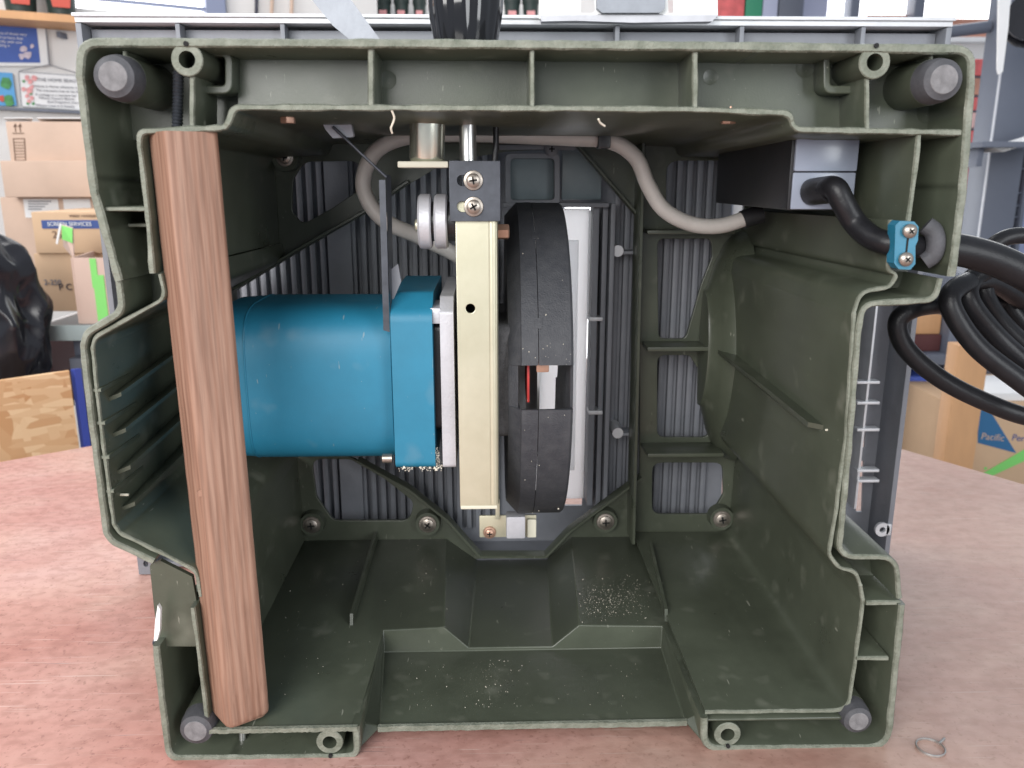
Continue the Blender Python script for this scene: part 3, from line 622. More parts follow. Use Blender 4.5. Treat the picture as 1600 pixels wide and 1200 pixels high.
# carriage bar
Yb = .090
bx0, bx1 = W(716, 560, Yb).x, W(776, 560, Yb).x; bz0, bz1 = W(745, 790, Yb).z, W(745, 300, Yb).z
bar = plate('carriage_bar', [[(bx0, bz0), (bx1, bz0), (bx1, bz1), (bx0, bz1)], [(W(735, 482, Yb).x+.0042*math.cos(t*R(20)), W(735, 482, Yb).z+.0042*math.sin(t*R(20))) for t in range(18)]], Yb, .0025, 'zinc', saw, .0004)
box('carriage_side', (bx1-.0035, Yb+.0026, bz0), (bx1-.0005, Yb+.05, bz1), 'zinc', saw); box('carriage_side', (bx0+.0005, Yb+.0026, bz0), (bx0+.003, Yb+.05, bz1), 'zinc', saw)
tube('carriage_fold', [(bx1-.003, Yb+.003, bz0+.001), (bx1-.003, Yb+.003, (bz0+bz1)/2), (bx1-.003, Yb+.003, bz1)], .0045, 'zinc', saw, 16, 4)
box('carriage_foot', (bx0, Yb-.0008, bz0-.003), (bx1, Yb+.03, bz0+.0002), 'ivory', saw, .0008)
box('bar_back', (bx0+.004, Yb+.03, bz0+.01), (bx1-.005, Yb+.034, bz1), 'dark', saw)
# black bracket on its upper end
Yk = Yb-.004
kx0, kx1 = W(703, 300, Yk).x, W(781, 300, Yk).x; kz0, kz1 = W(742, 345, Yk).z, W(742, 252, Yk).z
def slotloop(px, py, w, h): 
    c = W(px, py, Yk); s = (c-CAM).dot(FW)/F; return [(c.x+(w if math.cos(a) > 0 else -w)*s+h*s*math.cos(a), c.z+h*s*math.sin(a)) for a in [R(20*t+10) for t in range(18)]]
plate('slotted_bracket', [[(kx0, kz0), (kx1, kz0), (kx1, kz1), (kx0, kz1)], slotloop(729, 282, 7, 9), slotloop(729, 323, 7, 9)], Yk, .003, 'bluestrip', saw, .0004)
box('bracket_side', (kx1-.003, Yk+.0032, kz0), (kx1, Yk+.05, kz1), 'bluestrip', saw)
box('bracket_side', (kx0, Yk+.0032, kz0-.001), (kx0+.003, Yk+.05, kz1), 'bluestrip', saw)
screw(739.5, 282, Yk-.0006, 15.5, saw, rot=8); screw(740, 323, Yk-.0006, 15.5, saw, rot=30)
tube('shaft', [W(731, 195, Yk+.02), W(731, 225, Yk+.02), W(732, 258, Yk+.02)], .0066, 'steel', saw, 20, 2)
a = W(668, 188, .10); b = W(667, 256, .10); lathe('zinc_bush', [(.0135, -.02), (.0135, (a-b).length-.004), (.0120, (a-b).length-.001), (.0105, (a-b).length)], a, (b-a), 'zincshine', saw, 36)
c = W(664, 257, .10); bm = bmesh.new(); addbox(bm, (c.x-.0195, .084, c.z-.0026), (c.x+.0185, .118, c.z+.0022)); bmobj('bush_plate', bm, 'ivory', saw, .0012)
lathe('bush_nut', [(.009, 0), (.0105, .002), (.0105, .006), (.008, .007)], c+Vector((.002, .004, .002)), (0, 0, 1), 'tablelip', saw, 6)
# pulley
Yp = .118
pc = W(680, 346, Yp); s = (pc-CAM).dot(FW)/F; pr = 42*s
for k, px in ((0, 665), (1, 690)):
    q = W(px, 346, Yp); lathe('pulley_disc', [(pr*.2, -.0052), (pr*.93, -.0052), (pr, -.0036), (pr, .0040), (pr*.93, .0052), (pr*.2, .0052)], (q.x, Yp, pc.z), (1, 0, 0), 'alu', saw, 44)
xx = W(672, 346, Yp).x
lathe('pulley_hub', [(pr*.72, -.012), (pr*.72, .020)], (xx+.004, Yp, pc.z), (1, 0, 0), 'black', saw, 30)
lathe('pulley_bolt', [(.003, 0), (.005, .001), (.005, .008)], (W(648, 352, Yp).x, Yp, pc.z-.003), (1, 0, 0), 'zinc', saw, 12)
q = W(786, 362, .115); lathe('hex_bolt', [(.0062, -.02), (.0062, .004), (.005, .005)], (q.x, .115, q.z), (1, 0, 0), 'copper', saw, 6)
# black lift strip and thin rod
Yv = .098
a, b = W(599, 283, Yv), W(610, 519, Yv)
pyd('lift_strip', [W(592, 281, Yv), W(602, 281, Yv), W(609, 519, Yv), W(599, 516, Yv), W(592, 281, Yv+.003), W(602, 281, Yv+.003), W(609, 519, Yv+.003), W(599, 516, Yv+.003)], [(0, 3, 2, 1), (4, 5, 6, 7), (0, 1, 5, 4), (1, 2, 6, 5), (2, 3, 7, 6), (3, 0, 4, 7)], 'bluestrip', saw)
pyd('lift_strip', [W(603, 272, Yv), W(609, 275, Yv+.02), W(614, 515, Yv+.02), W(610, 518, Yv), W(604, 272, Yv+.002), W(611, 275, Yv+.022), W(616, 515, Yv+.022), W(611, 518, Yv+.002)], [(0, 3, 2, 1), (4, 5, 6, 7), (0, 1, 5, 4), (1, 2, 6, 5), (2, 3, 7, 6), (3, 0, 4, 7)], 'bluestrip', saw)
tube('thin_rod', [W(520, 198, Yv), W(560, 236, Yv), W(604, 277, Yv)], .0012, 'bluestrip', saw, 8, 3)
prism('strip_gusset', XZ([(612, 420), (622, 412), (627, 440), (614, 470), (612, 500)], Yv+.016), Yv+.015, Yv+.018, 'tablegrey', saw)
tube('black_link', [W(775, 190, .12), W(775, 225, .12), W(773, 254, .12)], .0024, 'black', saw, 8, 2)
# arbor housing
ga, gb = W(778, 590, .13).x, W(797, 590, .13).x
xprism('arbor_housing', fillet([(.112, W(785, 680, .12).z), (.24, W(785, 680, .12).z), (.24, W(785, 505, .12).z), (.112, W(785, 505, .12).z)], .008, True), bx1+.001, gb+.004, 'casting', saw, .002)
# blade guard: half drum standing on edge, with a window cut in its rim
Yg, gr = .244, .152
gz = W(850, 618, .10).z
gx0, gx1 = W(814, 575, Yg-gr).x, W(897, 575, Yg-gr).x
def gp(x, ang, r_): return (x, Yg-r_*math.cos(ang), gz+r_*math.sin(ang))
def arc(name, a0, a1, xs, rs, m, parent, n=40):
    prof = list(zip(xs, rs)); k = len(prof); v = []; f = []
    for i in range(n+1):
        a = a0+(a1-a0)*i/n
        for x, r_ in prof: v.append(gp(x, a, r_))
    for i in range(n):
        for q in range(k): f.append((i*k+q, i*k+(q+1) % k, (i+1)*k+(q+1) % k, (i+1)*k+q))
    f += [tuple(range(k))[::-1], tuple(n*k+q for q in range(k))]
    return pyd(name, v, f, m, parent, 30)
gxm = W(842, 575, Yg-gr).x
guard = thing('blade_guard', (0, 0, 0), None, None); guard.parent = saw; guard.location = (0, 0, 0)
aw0 = math.asin((W(850, 572, Yg-gr).z-gz)/gr); aw1 = math.asin((W(850, 641, Yg-gr).z-gz)/gr)
A1 = R(98)
for (s0, s1) in ((aw0, A1), (-A1, aw1)):
    arc('guard_rim', s0, s1, [gx0, gx0+.0008, gxm-.0003, gxm-.0003, gx0], [gr-.0012, gr, gr+.0003, gr-.0022, gr-.0022], 'guard', guard)
    arc('guard_rim', s0, s1, [gxm+.0003, gx1-.002, gx1, gx1, gxm+.0003], [gr, gr-.0002, gr-.0016, gr-.004, gr-.0024], 'guard', guard)
    arc('guard_side', s0, s1, [gx0-.012, gx0-.010, gx0, gx0, gx0-.012], [.02, gr-.012, gr-.001, gr-.003, .018], 'guard', guard)
    arc('guard_side', s0, s1, [gx1, gx1, gx1-.002, gx1-.002], [gr-.0018, .02, .02, gr-.0035], 'guard', guard)
arc('guard_side', aw1, aw0, [gx0-.012, gx0-.010, gx0-.002, gx0-.002, gx0-.012], [.02, gr-.012, gr-.006, gr-.009, .018], 'guard', guard, 8)
arc('guard_side', aw1, aw0, [gx1+.0002, gx1+.0002, gx1-.002, gx1-.002], [gr-.006, .02, .02, gr-.008], 'guard', guard, 8)
for px, py in ((840, 377), (846, 508)):
    p = W(px, py, 0); an = math.asin(max(-1, min(1, (W(px, py, Yg-gr*.97).z-gz)/gr))); arc('clip', an-.03, an+.03, [gxm-.003, gxm+.003, gxm+.003, gxm-.003], [gr+.0006, gr+.0006, gr-.001, gr-.001], 'guard', guard, 4)
bladex = W(838, 600, .16).x
lathe('saw_blade', [(.01, -.001), (.125, -.001), (.125, .001), (.01, .001)], (bladex, Yg+.01, gz), (1, 0, 0), 'steel', saw, 64, True)
M['red'] = mat('red_paint', (.45, .03, .025), .45, var=.2, vscale=40)
arc('red_insert', aw1, aw0, [gx0+.006, gx0+.008, gx0+.008, gx0+.006], [gr-.02, gr-.02, gr-.06, gr-.06], 'red', guard, 6)
pxbox('guard_catch', 838, 566, 858, 582, .104, .006, 'copper', saw, .0012)
crumbs('clinging_sawdust', 16, lambda: (lambda a: (random.uniform(gx0, gx1), Yg-(gr+.0004)*math.cos(a), gz+(gr+.0004)*math.sin(a)))(random.uniform(aw0, aw0+.13)), .0003, .0009, saw)
crumbs('clinging_sawdust', 14, lambda: (lambda a: (random.uniform(gx0+.002, gx1-.003), Yg-(gr+.0006)*math.cos(a), gz+(gr+.0006)*math.sin(a)))(random.uniform(-1.2, 1)), .0004, .0011, saw)
# lower pivot below the guard
pxbox('pivot_bracket', 749, 806, 838, 839, .20, .003, 'zinc', saw); pxbox('pivot_block', 791, 808, 821, 842, .186, .016, 'alu', saw, .002); pxbox('pivot_tab', 824, 812, 838, 840, .196, .004, 'ivory', saw)
screw(765, 832, .199, 10, saw, True, 'copper'); pxbox('pivot_post', 774, 780, 781, 812, .195, .01, 'zinc', saw)

# ------------------------------------------------------------------ wiring
Yw = .215
tube('grey_cable', [W(760, 430, Yw+.03), W(712, 398, Yw+.02), (W(655, 370, Yw+.01)), W(600, 344, Yw), W(571, 305, Yw), W(570, 268, Yw), W(592, 232, Yw), W(640, 213, Yw), W(720, 209, Yw), W(830, 213, Yw), W(900, 216, Yw), W(955, 221, Yw), W(993, 246, Yw), W(1013, 290, Yw), W(1038, 328, Yw), W(1080, 350, Yw), W(1125, 353, Yw), W(1172, 339, Yw)], .0072, 'cable', saw, 16, 8)
pxbox('cable_clip', 935, 203, 955, 232, Yw-.012, .02, 'black', saw, .002)
tube('cable_gland', [W(1160, 344, Yw), W(1170, 340, Yw), W(1190, 334, Yw)], .0088, 'black', saw, 14, 3)
# switch box
Yx = .062
a = W(1238, 213, Yx); b = W(1334, 329, Yx)
xr = b.x
M['swgrey'] = mat('switch_moulding', (.26, .29, .36), .22, var=.08, vscale=15, spec=.6)
sb = box('switch_box', (a.x, Yx, W(1285, 329, Yx).z), (xr, .26, a.z+.02), 'black', saw, .002)
box('switch_cover', (a.x+.002, Yx-.004, W(1285, 268, Yx).z), (xr-.002, Yx-.0003, a.z+.004), 'swgrey', saw, .0018); box('switch_cover', (a.x+.002, Yx-.0025, W(1285, 327, Yx).z), (xr-.002, Yx-.0003, W(1285, 269.5, Yx).z), 'swgrey', saw, .0012)
tube('cord_boot', [W(1268, 300, Yx-.002), W(1282, 298, Yx-.012), W(1300, 296, Yx-.024)], .0098, 'black', saw, 20, 4)
tube('inner_cord', [W(1285, 298, Yx-.016), W(1304, 294, Yx-.030), W(1318, 318, Yx-.034), W(1336, 348, Yx-.036), W(1362, 371, .014), W(1392, 381, .004), W(1415, 384, .010), W(1460, 386, .03)], .0082, 'cord', saw, 18, 8)
# blue cord clamp, rubber grommet
cl = XZ([(1397, 352), (1404, 345), (1426, 346), (1433, 354), (1432, 375), (1428, 384), (1428, 396), (1428, 412), (1420, 421), (1402, 420), (1395, 411)], -.008)
M['clamp'] = mat('blue_clamp', (.018, .15, .24), .35, var=.15, vscale=60)
prism('cord_clamp', cl, -.0100, .001, 'clamp', saw, .0022, seg=3)
bx = W(1417, 384, -.010); box('clamp_groove', (bx.x-.0006, -.0104, bx.z-.007), (bx.x+.0006, -.0090, bx.z+.007), 'dark', saw, 0)
screw(1421, 361, -.0108, 11, saw, False, 'screw', rot=40); screw(1415, 405, -.0108, 11, saw, False, 'screw', rot=50)
gpts = [W(1446, 352, .012), W(1458, 362, .010), W(1462, 380, .009), W(1457, 398, .010), W(1443, 408, .012)]
g = tube('grommet', gpts, .0065, 'rubber', saw, 12, 6)
# cord outside with its coil
tube('cord_sleeve', [W(1482, 388, .035), W(1515, 394, .035), W(1560, 408, .035), W(1612, 434, .035), W(1660, 470, .04)], .0118, 'cord', saw, 20, 8)
Yo = .10
def coil(name, pts, r=.0078): return tube(name, [W(x, y, Y) for x, y, Y in pts], r, 'cord', saw, 16, 10)
coil('power_cord', [(1660, 470, .04), (1720, 560, .06), (1700, 660, .08), (1610, 652, .09), (1540, 628, .095), (1470, 592, .10), (1416, 545, .10), (1403, 503, .10), (1432, 481, .10), (1490, 474, .11), (1560, 470, .13)])
coil('power_cord', [(1650, 636, .05), (1590, 592, .055), (1530, 545, .06), (1494, 497, .065), (1484, 464, .07), (1506, 444, .08), (1545, 438, .10), (1600, 470, .12)], .0082)
coil('power_cord', [(1660, 620, .07), (1600, 566, .075), (1552, 520, .08), (1515, 470, .08), (1518, 438, .085), (1548, 418, .09)], .0080)
coil('power_cord', [(1665, 600, .09), (1605, 545, .095), (1560, 498, .10), (1537, 455, .10), (1552, 425, .105), (1590, 428, .11), (1640, 470, .12)], .0078)
coil('power_cord', [(1660, 575, .12), (1610, 520, .125), (1575, 474, .13), (1572, 448, .13), (1600, 446, .13), (1660, 490, .13)], .0075)
coil('power_cord', [(1540, 396, .12), (1562, 376, .12), (1592, 368, .12), (1640, 372, .12)], .0068)
# ------------------------------------------------------------------ hand controls above
Yn = .115
kc = W(728, 57, Yn); s = (kc-CAM).dot(FW)/F
ktop = 75*s
kn = lathe('lift_knob', [(45*s, -.02), (50*s, -.004), (54*s, .006), (58*s, .018), (59.5*s, .030), (58*s, ktop*.95), (50*s, ktop*1.1), (30*s, ktop*1.16)], kc, (0, 0, 1), 'gloss', saw, 96, mod=lambda a, h: 1-.045*abs(math.sin(5*a))**6*(1 if .0 < h < ktop*1.05 else .3))
tube('shaft', [kc-Vector((0, 0, .045)), kc-Vector((0, 0, .02)), kc], .0066, 'steel', saw, 16, 2)
a = XZ([(455, -40), (520, -40), (556, 10), (594, 62), (598, 70), (556, 70), (520, 40)], .10)
prism('tilt_lever', fillet(a, .004, True), .100, .106, 'greymet', saw, .0012)
prism('lever_tip', fillet(XZ([(498, 178), (545, 178), (553, 214), (520, 216), (508, 202)], .10), .002, True), .100, .108, 'greymet', saw, .0012)
# sawdust lying in the housing
def on_floor(cx, cy, sx, sy):
    px, py = random.gauss(cx, sx), random.gauss(cy, sy); p = WZ(px, py, zf(.2)+.0005); return p
def drop():
    r_ = random.random()
    if r_ < .74:
        px, py = random.gauss(955, 34), random.gauss(938, 14); px = px if 905 < px < 1015 else random.uniform(915, 1000); p = WZ(px, py, zf(.17)); p.z = zf(p.y)+.0006; return p
    px, py = (random.gauss(775, 22), random.gauss(1050, 30)) if r_ < .86 else (random.uniform(620, 1010), random.uniform(1030, 1110))
    py = py if 1028 < py < 1114 else random.uniform(1030, 1110); p = WZ(px, py, .010); p.z = zm0+(zm1-zm0)*(p.y-YL)/(YR-YL)+.0006; return p
crumbs('sawdust', 560, drop, .00016, .00060, saw)
def drop2():
    px, py = random.choice(((random.uniform(430, 560), random.uniform(850, 1110)), (random.uniform(1080, 1300), random.uniform(880, 1100)), (random.uniform(600, 720), random.uniform(850, 960))))
    p = WZ(px, py, zf(.1)); p.z = zf(p.y)+.0006; return p
crumbs('sawdust', 80, drop2, .0002, .0006, saw)
# curls of shaving hanging from the rim
for q, pts in enumerate(([(612, 172), (616, 185), (611, 200), (613, 208)], [(935, 186), (938, 192), (945, 197)])):
    tube('wood_shaving', [W(x, y, .004+.003*i) for i, (x, y) in enumerate(pts)], .0007, 'sawdust', saw, 6, 5)
tube('wood_shaving', [W(1290, 672, .035), W(1304, 671, .03), W(1312, 676, .026)], .0009, 'ivory', saw, 6, 4)
tube('wood_shaving', [W(180, 773, .02), W(201, 773, .02)], .0010, 'ivory', saw, 6, 0)

# ================================================================== WOODEN STICK
Yk2 = .013
p0 = W(286, 207, Yk2); p1 = W(377, 1122, Yk2); p1.z = max(p1.z, zf(Yk2)+.0045)
ax = (p0-p1); Ls = ax.length
stick = thing('timber_length', p1, 'brown length of rounded timber leaning upright inside the saw housing', 'timber')
hw = 53.5*(p0-CAM).dot(FW)/F
sec = fillet([(-1, -.95), (1, -.95), (1, .95), (-1, .95)], .34, True, 6)
ca, sa = math.cos(R(38)), math.sin(R(38)); sec = [(x*ca-y*sa, x*sa+y*ca) for x, y in sec]
mxs = max(abs(x) for x, y in sec); sec = [(x*hw/mxs, y*hw/mxs*.9) for x, y in sec]
me = bpy.data.meshes.new('timber'); nS = 40; v = []; f = []; k = len(sec)
for i in range(nS+1):
    t = (i/nS)**2.2; sc = 1-.16*math.exp(-(t/.0045)**1.3); wob = .00018
    for q, (x, y) in enumerate(sec):
        dz = .0006*math.sin(2*q/k*6.28+.6) if i == 0 else 0
        v.append((x*sc+random.uniform(-wob, wob), y*sc+random.uniform(-wob, wob), Ls*t+dz))
for i in range(nS):
    for q in range(k): f.append((i*k+q, i*k+(q+1) % k, (i+1)*k+(q+1) % k, (i+1)*k+q))
f += [tuple(range(k))[::-1], tuple(nS*k+q for q in range(k))]
me.from_pydata(v, [], f); me.materials.append(M['stick']); me.polygons.foreach_set('use_smooth', [True]*len(me.polygons)); me.set_sharp_from_angle(angle=R(40))
so = bpy.data.objects.new('timber', me); COL.objects.link(so); so.parent = stick
zx = ax.normalized(); xx_ = (Vector((1, 0, 0))-zx*zx.x).normalized(); yx = zx.cross(xx_)
so.rotation_euler = Matrix((xx_, yx, zx)).transposed().to_euler()
kn_ = W(313, 771, Yk2-hw*.86); lathe('knot', [(.0024, 0), (.0030, .002)], kn_, (0, 1, 0), M['stick'], stick, 12)
# ================================================================== BACKGROUND OF THE WORKSHOP
FLZ = -.85
def osb_mat():
    m = bpy.data.materials.new('strand_board'); m.use_nodes = True; nt = m.node_tree; N = nt.nodes; L = nt.links; b = N['Principled BSDF']; b.inputs['Roughness'].default_value = .65
    tc = N.new('ShaderNodeTexCoord'); cur = None
    for i_, (ang, st) in enumerate(((.5, (1, 1, 4)), (-.7, (4, 1, 1.2)), (1.1, (1.3, 1, 5)))):
        mp = N.new('ShaderNodeMapping'); mp.inputs['Rotation'].default_value = (0, ang, 0); mp.inputs['Scale'].default_value = st; L.new(tc.outputs['Object'], mp.inputs[0])
        vo = N.new('ShaderNodeTexVoronoi'); vo.inputs['Scale'].default_value = 16; L.new(mp.outputs[0], vo.inputs['Vector'])
        sp = N.new('ShaderNodeSeparateColor'); L.new(vo.outputs['Color'], sp.inputs[0])
        r = N.new('ShaderNodeValToRGB'); r.color_ramp.elements[0].color = (.56, .28, .12, 1); r.color_ramp.elements[1].color = (.82, .56, .33, 1); L.new(sp.outputs[0], r.inputs[0])
        if cur is None: cur = r.outputs[0]
        else:
            x = N.new('ShaderNodeMix'); x.data_type = 'RGBA'; gt = N.new('ShaderNodeMath'); gt.operation = 'GREATER_THAN'; gt.inputs[1].default_value = .55; L.new(sp.outputs[1], gt.inputs[0]); L.new(gt.outputs[0], x.inputs[0]); L.new(cur, x.inputs[6]); L.new(r.outputs[0], x.inputs[7]); cur = x.outputs[2]
    L.new(cur, b.inputs['Base Color']); return m
def cmat(n, c, rough=.7, **k): M[n] = mat(n, c, rough, **k); return n
cmat('floor_concrete', (.30, .29, .28), .8, var=.2, vscale=4); cmat('wall_paint', (.72, .70, .68), .8, var=.04, vscale=3)
cmat('cardboard', (.56, .41, .32), .8, var=.08, vscale=6, bump=.1, bscale=120); cmat('cardboard_tan', (.60, .41, .26), .8, var=.07, vscale=6); cmat('cardboard_pink', (.58, .43, .36), .8, var=.06, vscale=6)
cmat('paper', (.80, .80, .80), .7, var=.03, vscale=20); cmat('ink', (.05, .05, .07), .8); cmat('ink_grey', (.22, .22, .25), .8); cmat('ink_brown', (.16, .10, .07), .8); cmat('print_blue', (.05, .09, .27), .7); cmat('print_teal', (.03, .14, .30), .7); cmat('print_green', (.22, .66, .16), .6)
cmat('sign_blue', (.05, .11, .40), .6, var=.1, vscale=20); cmat('sky_print', (.10, .35, .65), .6); cmat('leaf_print', (.08, .28, .10), .7, var=.4, vscale=60); cmat('rose', (.72, .33, .33), .7, var=.3, vscale=90); cmat('lilac', (.60, .52, .60), .7, var=.25, vscale=90)
cmat('pot_green', (.02, .035, .03), .5, var=.3, vscale=30); cmat('label_red', (.55, .09, .06), .6); cmat('frame_blue', (.22, .25, .36), .5); cmat('steel_grey', (.12, .135, .175), .45, var=.06, vscale=6); cmat('steel_edge', (.55, .56, .60), .4)
cmat('plank', (.60, .33, .16), .6, var=.12, vscale=12, stretch=(1, 1, .2)); M['osb'] = osb_mat(); cmat('blue_paint', (.05, .08, .38), .5)
cmat('bag', (.012, .012, .016), .24); cmat('laminate_grey', (.20, .21, .22), .45); cmat('edge_green', (.32, .38, .38), .5); cmat('maroon', (.10, .03, .03), .7); cmat('crate_red', (.60, .12, .12), .6, var=.25, vscale=30); cmat('crate_pink', (.66, .42, .40), .7); cmat('door_lilac', (.30, .34, .52), .5)
cmat('orange_paper', (.55, .26, .10), .7); cmat('print_cobalt', (.08, .14, .55), .6); cmat('book_green', (.03, .22, .12), .6); cmat('book_lilac', (.36, .38, .50), .6); cmat('book_grey', (.10, .11, .14), .6); cmat('roof_tile', (.45, .22, .16), .8, var=.3, vscale=8)
cmat('daylight', (1, 1, 1), .5, emit=2.6)
def quad(name, P, th, m, parent=None, bevel=0):
    """thin board on four points (top left, top right, bottom right, bottom left), thickness away from the viewer"""
    P = [Vector(p) for p in P]; n = (P[1]-P[0]).cross(P[3]-P[0]).normalized()
    if n.dot(P[0]-CAM) < 0: n = -n
    bm = bmesh.new(); a = [bm.verts.new(p) for p in P]; b = [bm.verts.new(p+n*th) for p in P]
    bm.faces.new(a); bm.faces.new(b[::-1])
    for i in range(len(P)): bm.faces.new((a[i], b[i], b[(i+1) % len(P)], a[(i+1) % len(P)]))
    return bmobj(name, bm, m, parent, bevel)
def struct(o): o['kind'] = 'structure'; return o
struct(box('floor', (-4, -2, FLZ-.05), (4, 4.4, FLZ), 'floor_concrete', None, 0))
# left wall runs away to the right
wa_ = R(24); WPt = W(60, 100, 2.1); WD = Vector((math.cos(wa_), math.sin(wa_), 0)); WN = Vector((math.sin(wa_), -math.cos(wa_), 0))
def WL(px, py, off=0.0):
    d = ray(px, py); p0_ = WPt+WN*off; return CAM+d*((p0_-CAM).dot(WN)/d.dot(WN))
wl0 = WL(-260, 300); wl1 = WL(126, 300)
def vert(p, z): return Vector((p.x, p.y, z))
struct(quad('wall_left', [vert(wl0, 2.3), vert(wl1, 2.3), vert(wl1, FLZ), vert(wl0, FLZ)], .1, 'wall_paint'))
zw = WL(250, 24).z
wl2, wl3 = WL(138, 300), WL(348, 300); we = WL(376, 300); wf = WL(600, 300)
struct(quad('wall_left_sill', [vert(wl1, zw-.06), vert(we, zw-.06), vert(we, FLZ), vert(wl1, FLZ)], .1, 'wall_paint'))
struct(quad('wall_left_far', [vert(we, 2.3), vert(wf, 2.3), vert(wf, FLZ), vert(we, FLZ)], .1, 'wall_paint'))
win = thing('window', vert(WL(240, 20), zw-.06), 'bright window in blue grey frame above the boxes, upper left', 'window')
def wb_(name, x0, x1, za, zb_, m, off, th): a_, b_ = WL(x0, 300, off), WL(x1, 300, off); return quad(name, [vert(a_, zb_), vert(b_, zb_), vert(b_, za), vert(a_, za)], th, m, win)
wb_('window_frame', 126, 139, zw-.055, 2.2, 'frame_blue', .03, .1); wb_('window_frame', 346, 375, zw-.055, 2.2, 'frame_blue', .03, .1); wb_('window_sill', 140, 345, zw-.055, zw+.0, 'paper', .02, .1)
wb_('pane', 140, 345, zw+.002, 2.2, 'daylight', -.05, .01)
quad('window_stay', [WL(141, -6, .01), WL(345, 14, .01), WL(345, 19, .01), WL(141, -1, .01)], .02, 'frame_blue', win)
# shelf of pots
sh = thing('wall_shelf', WL(50, 24, .16), 'orange wooden wall shelf carrying dark flower pots, upper left', 'shelf')
a_, b_ = WL(-160, 4, .16), WL(122, 24, .16); c_ = WL(122, 36, .16)
quad('board', [vert(a_, b_.z), b_, c_, vert(a_, c_.z)], .15, 'plank', sh, .003)
q_ = WL(71, 40, .10); box('bracket', (q_.x-.006, q_.y+.07, q_.z-.02), (q_.x+.006, q_.y+.12, q_.z-.004), 'steel_grey', sh)
for i, (px, w_, lb) in enumerate(((34, 24, 'black flower pot with red label on the wooden shelf, nearer the left edge'), (97, 22, 'black flower pot with red label on the wooden shelf, beside the window frame'))):
    base = WL(px, 20, .09); base.z = b_.z+.0005; s_ = (base-CAM).dot(FW)/F
    t_ = thing('flower_pot', base, lb, 'flower pot', 'flower pots on the wall shelf')
    lathe('pot', [(w_*s_*.86, 0), (w_*s_*1.05, .10), (w_*s_*1.15, .10), (w_*s_*1.15, .13), (w_*s_, .13), (w_*s_*.95, .10)], base, (0, 0, 1), 'pot_green', t_, 24)
    d_ = (CAM-base); d_.z = 0; d_.normalize(); e_ = Vector((-d_.y, d_.x, 0)); o_ = base+d_*w_*s_*1.06
    quad('pot_label', [o_-e_*.026+Vector((0, 0, .052)), o_+e_*.026+Vector((0, 0, .052)), o_+e_*.022+Vector((0, 0, .022)), o_-e_*.022+Vector((0, 0, .022))], .003, 'label_red', t_)
# hanging signs
def board(name, lb, quadpx, off, m):
    P = [WL(x, y, off) for x, y in quadpx]; t_ = thing(name, (P[2]+P[3])/2, lb, 'sign', 'signs hung on the left wall'); quad('board', P, .008, m, t_, .001); return t_
def mark(t_, name, pts, off, m, th=.001): return quad(name, [WL(x, y, off) for x, y in pts], th, m, t_)
def wtext(t_, s_, px, py, hpx, off, m): p_ = WL(px, py, off); sc = (p_-CAM).dot(FW)/F; return text('lettering', s_, hpx*sc*1.35, p_, m, t_, rotz=wa_)
def blob(t_, name, px, py, rpx, off, m, n=9):
    P = []
    for k_ in range(n): a = 6.283*k_/n; r_ = rpx*random.uniform(.7, 1.15); P.append(WL(px+r_*math.cos(a), py+r_*math.sin(a), off))
    return quad(name, P, .001, m, t_)
t1 = board('hanging_sign', 'white bordered blue sign with pale writing and flower, upper left', [(-60, 24), (70, 35), (78, 103), (-60, 103)], .012, 'paper')
mark(t1, 'blue_field', [(-58, 36), (57, 42), (63, 98), (-58, 97)], .014, 'sign_blue')
for s_, x_, y_ in (('sure of those very', -6, 53), ('glad to have that', -8, 59.5), ('kindly with one', -6, 66), ('visiting is', -8, 72)): wtext(t1, s_, x_, y_, 4.2, .016, 'paper')
for x_, y_, r_ in ((37, 76, 6), (43, 86, 7), (34, 88, 5), (50, 72, 4)): blob(t1, 'flower', x_, y_, r_, .0165+random.uniform(0, .001), 'lilac')
tube('cord', [WL(-10, 30, .02), WL(40, 38, .02)], .0012, 'ink_grey', t1, 6, 0)
t2 = board('hanging_sign', 'white sign with pink flowers and a printed verse above the cardboard box', [(28, 111), (136, 118), (140, 173), (33, 166)], .012, 'paper')
for q2 in ([(28.5, 111.5), (135, 118.5), (135, 119.4), (28.5, 112.4)], [(28.5, 111.5), (29.6, 111.6), (34, 166), (33, 166)]): mark(t2, 'border', q2, .014, 'ink_grey')
wtext(t2, 'THE HOME BEAUTIFUL', 58, 126.5, 5.2, .0145, 'ink_grey')
for s_, x_, y_ in (('Home is Home whatever it be', 54, 136), ('The mansions may or be the', 56, 142.5), ('A cottage is a mansion fair', 55, 149), ('Where Flowers Bloom', 60, 154.5), ('And Fragrance share', 74, 160.5), ('Where Love is in beauty', 56, 166)): wtext(t2, s_, x_, y_, 4.0, .0145, 'ink_grey')
for x_, y_, r_ in ((42, 121, 4), (54, 122, 5), (47, 127, 4.5), (37, 139, 4), (46, 141, 5), (50, 136, 3.5), (42, 150, 4), (50, 153, 4), (45, 158, 3.5)): blob(t2, 'flower', x_, y_, r_, .0150+random.uniform(0, .001), 'rose')
for x_, y_ in ((37, 127), (48, 146), (43, 162), (52, 162)): blob(t2, 'leaf', x_, y_, 2.5, .0148, 'leaf_print')
tube('cord', [WL(30, 111, .02), WL(77, 101, .02), WL(134, 118, .02)], .0013, 'ink_grey', t2, 6, 0); tube('cord', [WL(71, 36, .02), WL(77, 101, .02)], .002, 'ink_grey', t2, 6, 0)
t3 = board('hanging_sign', 'small blue picture with green tree at the left edge', [(-40, 110), (19, 114), (26, 165), (-40, 165)], .012, 'sky_print')
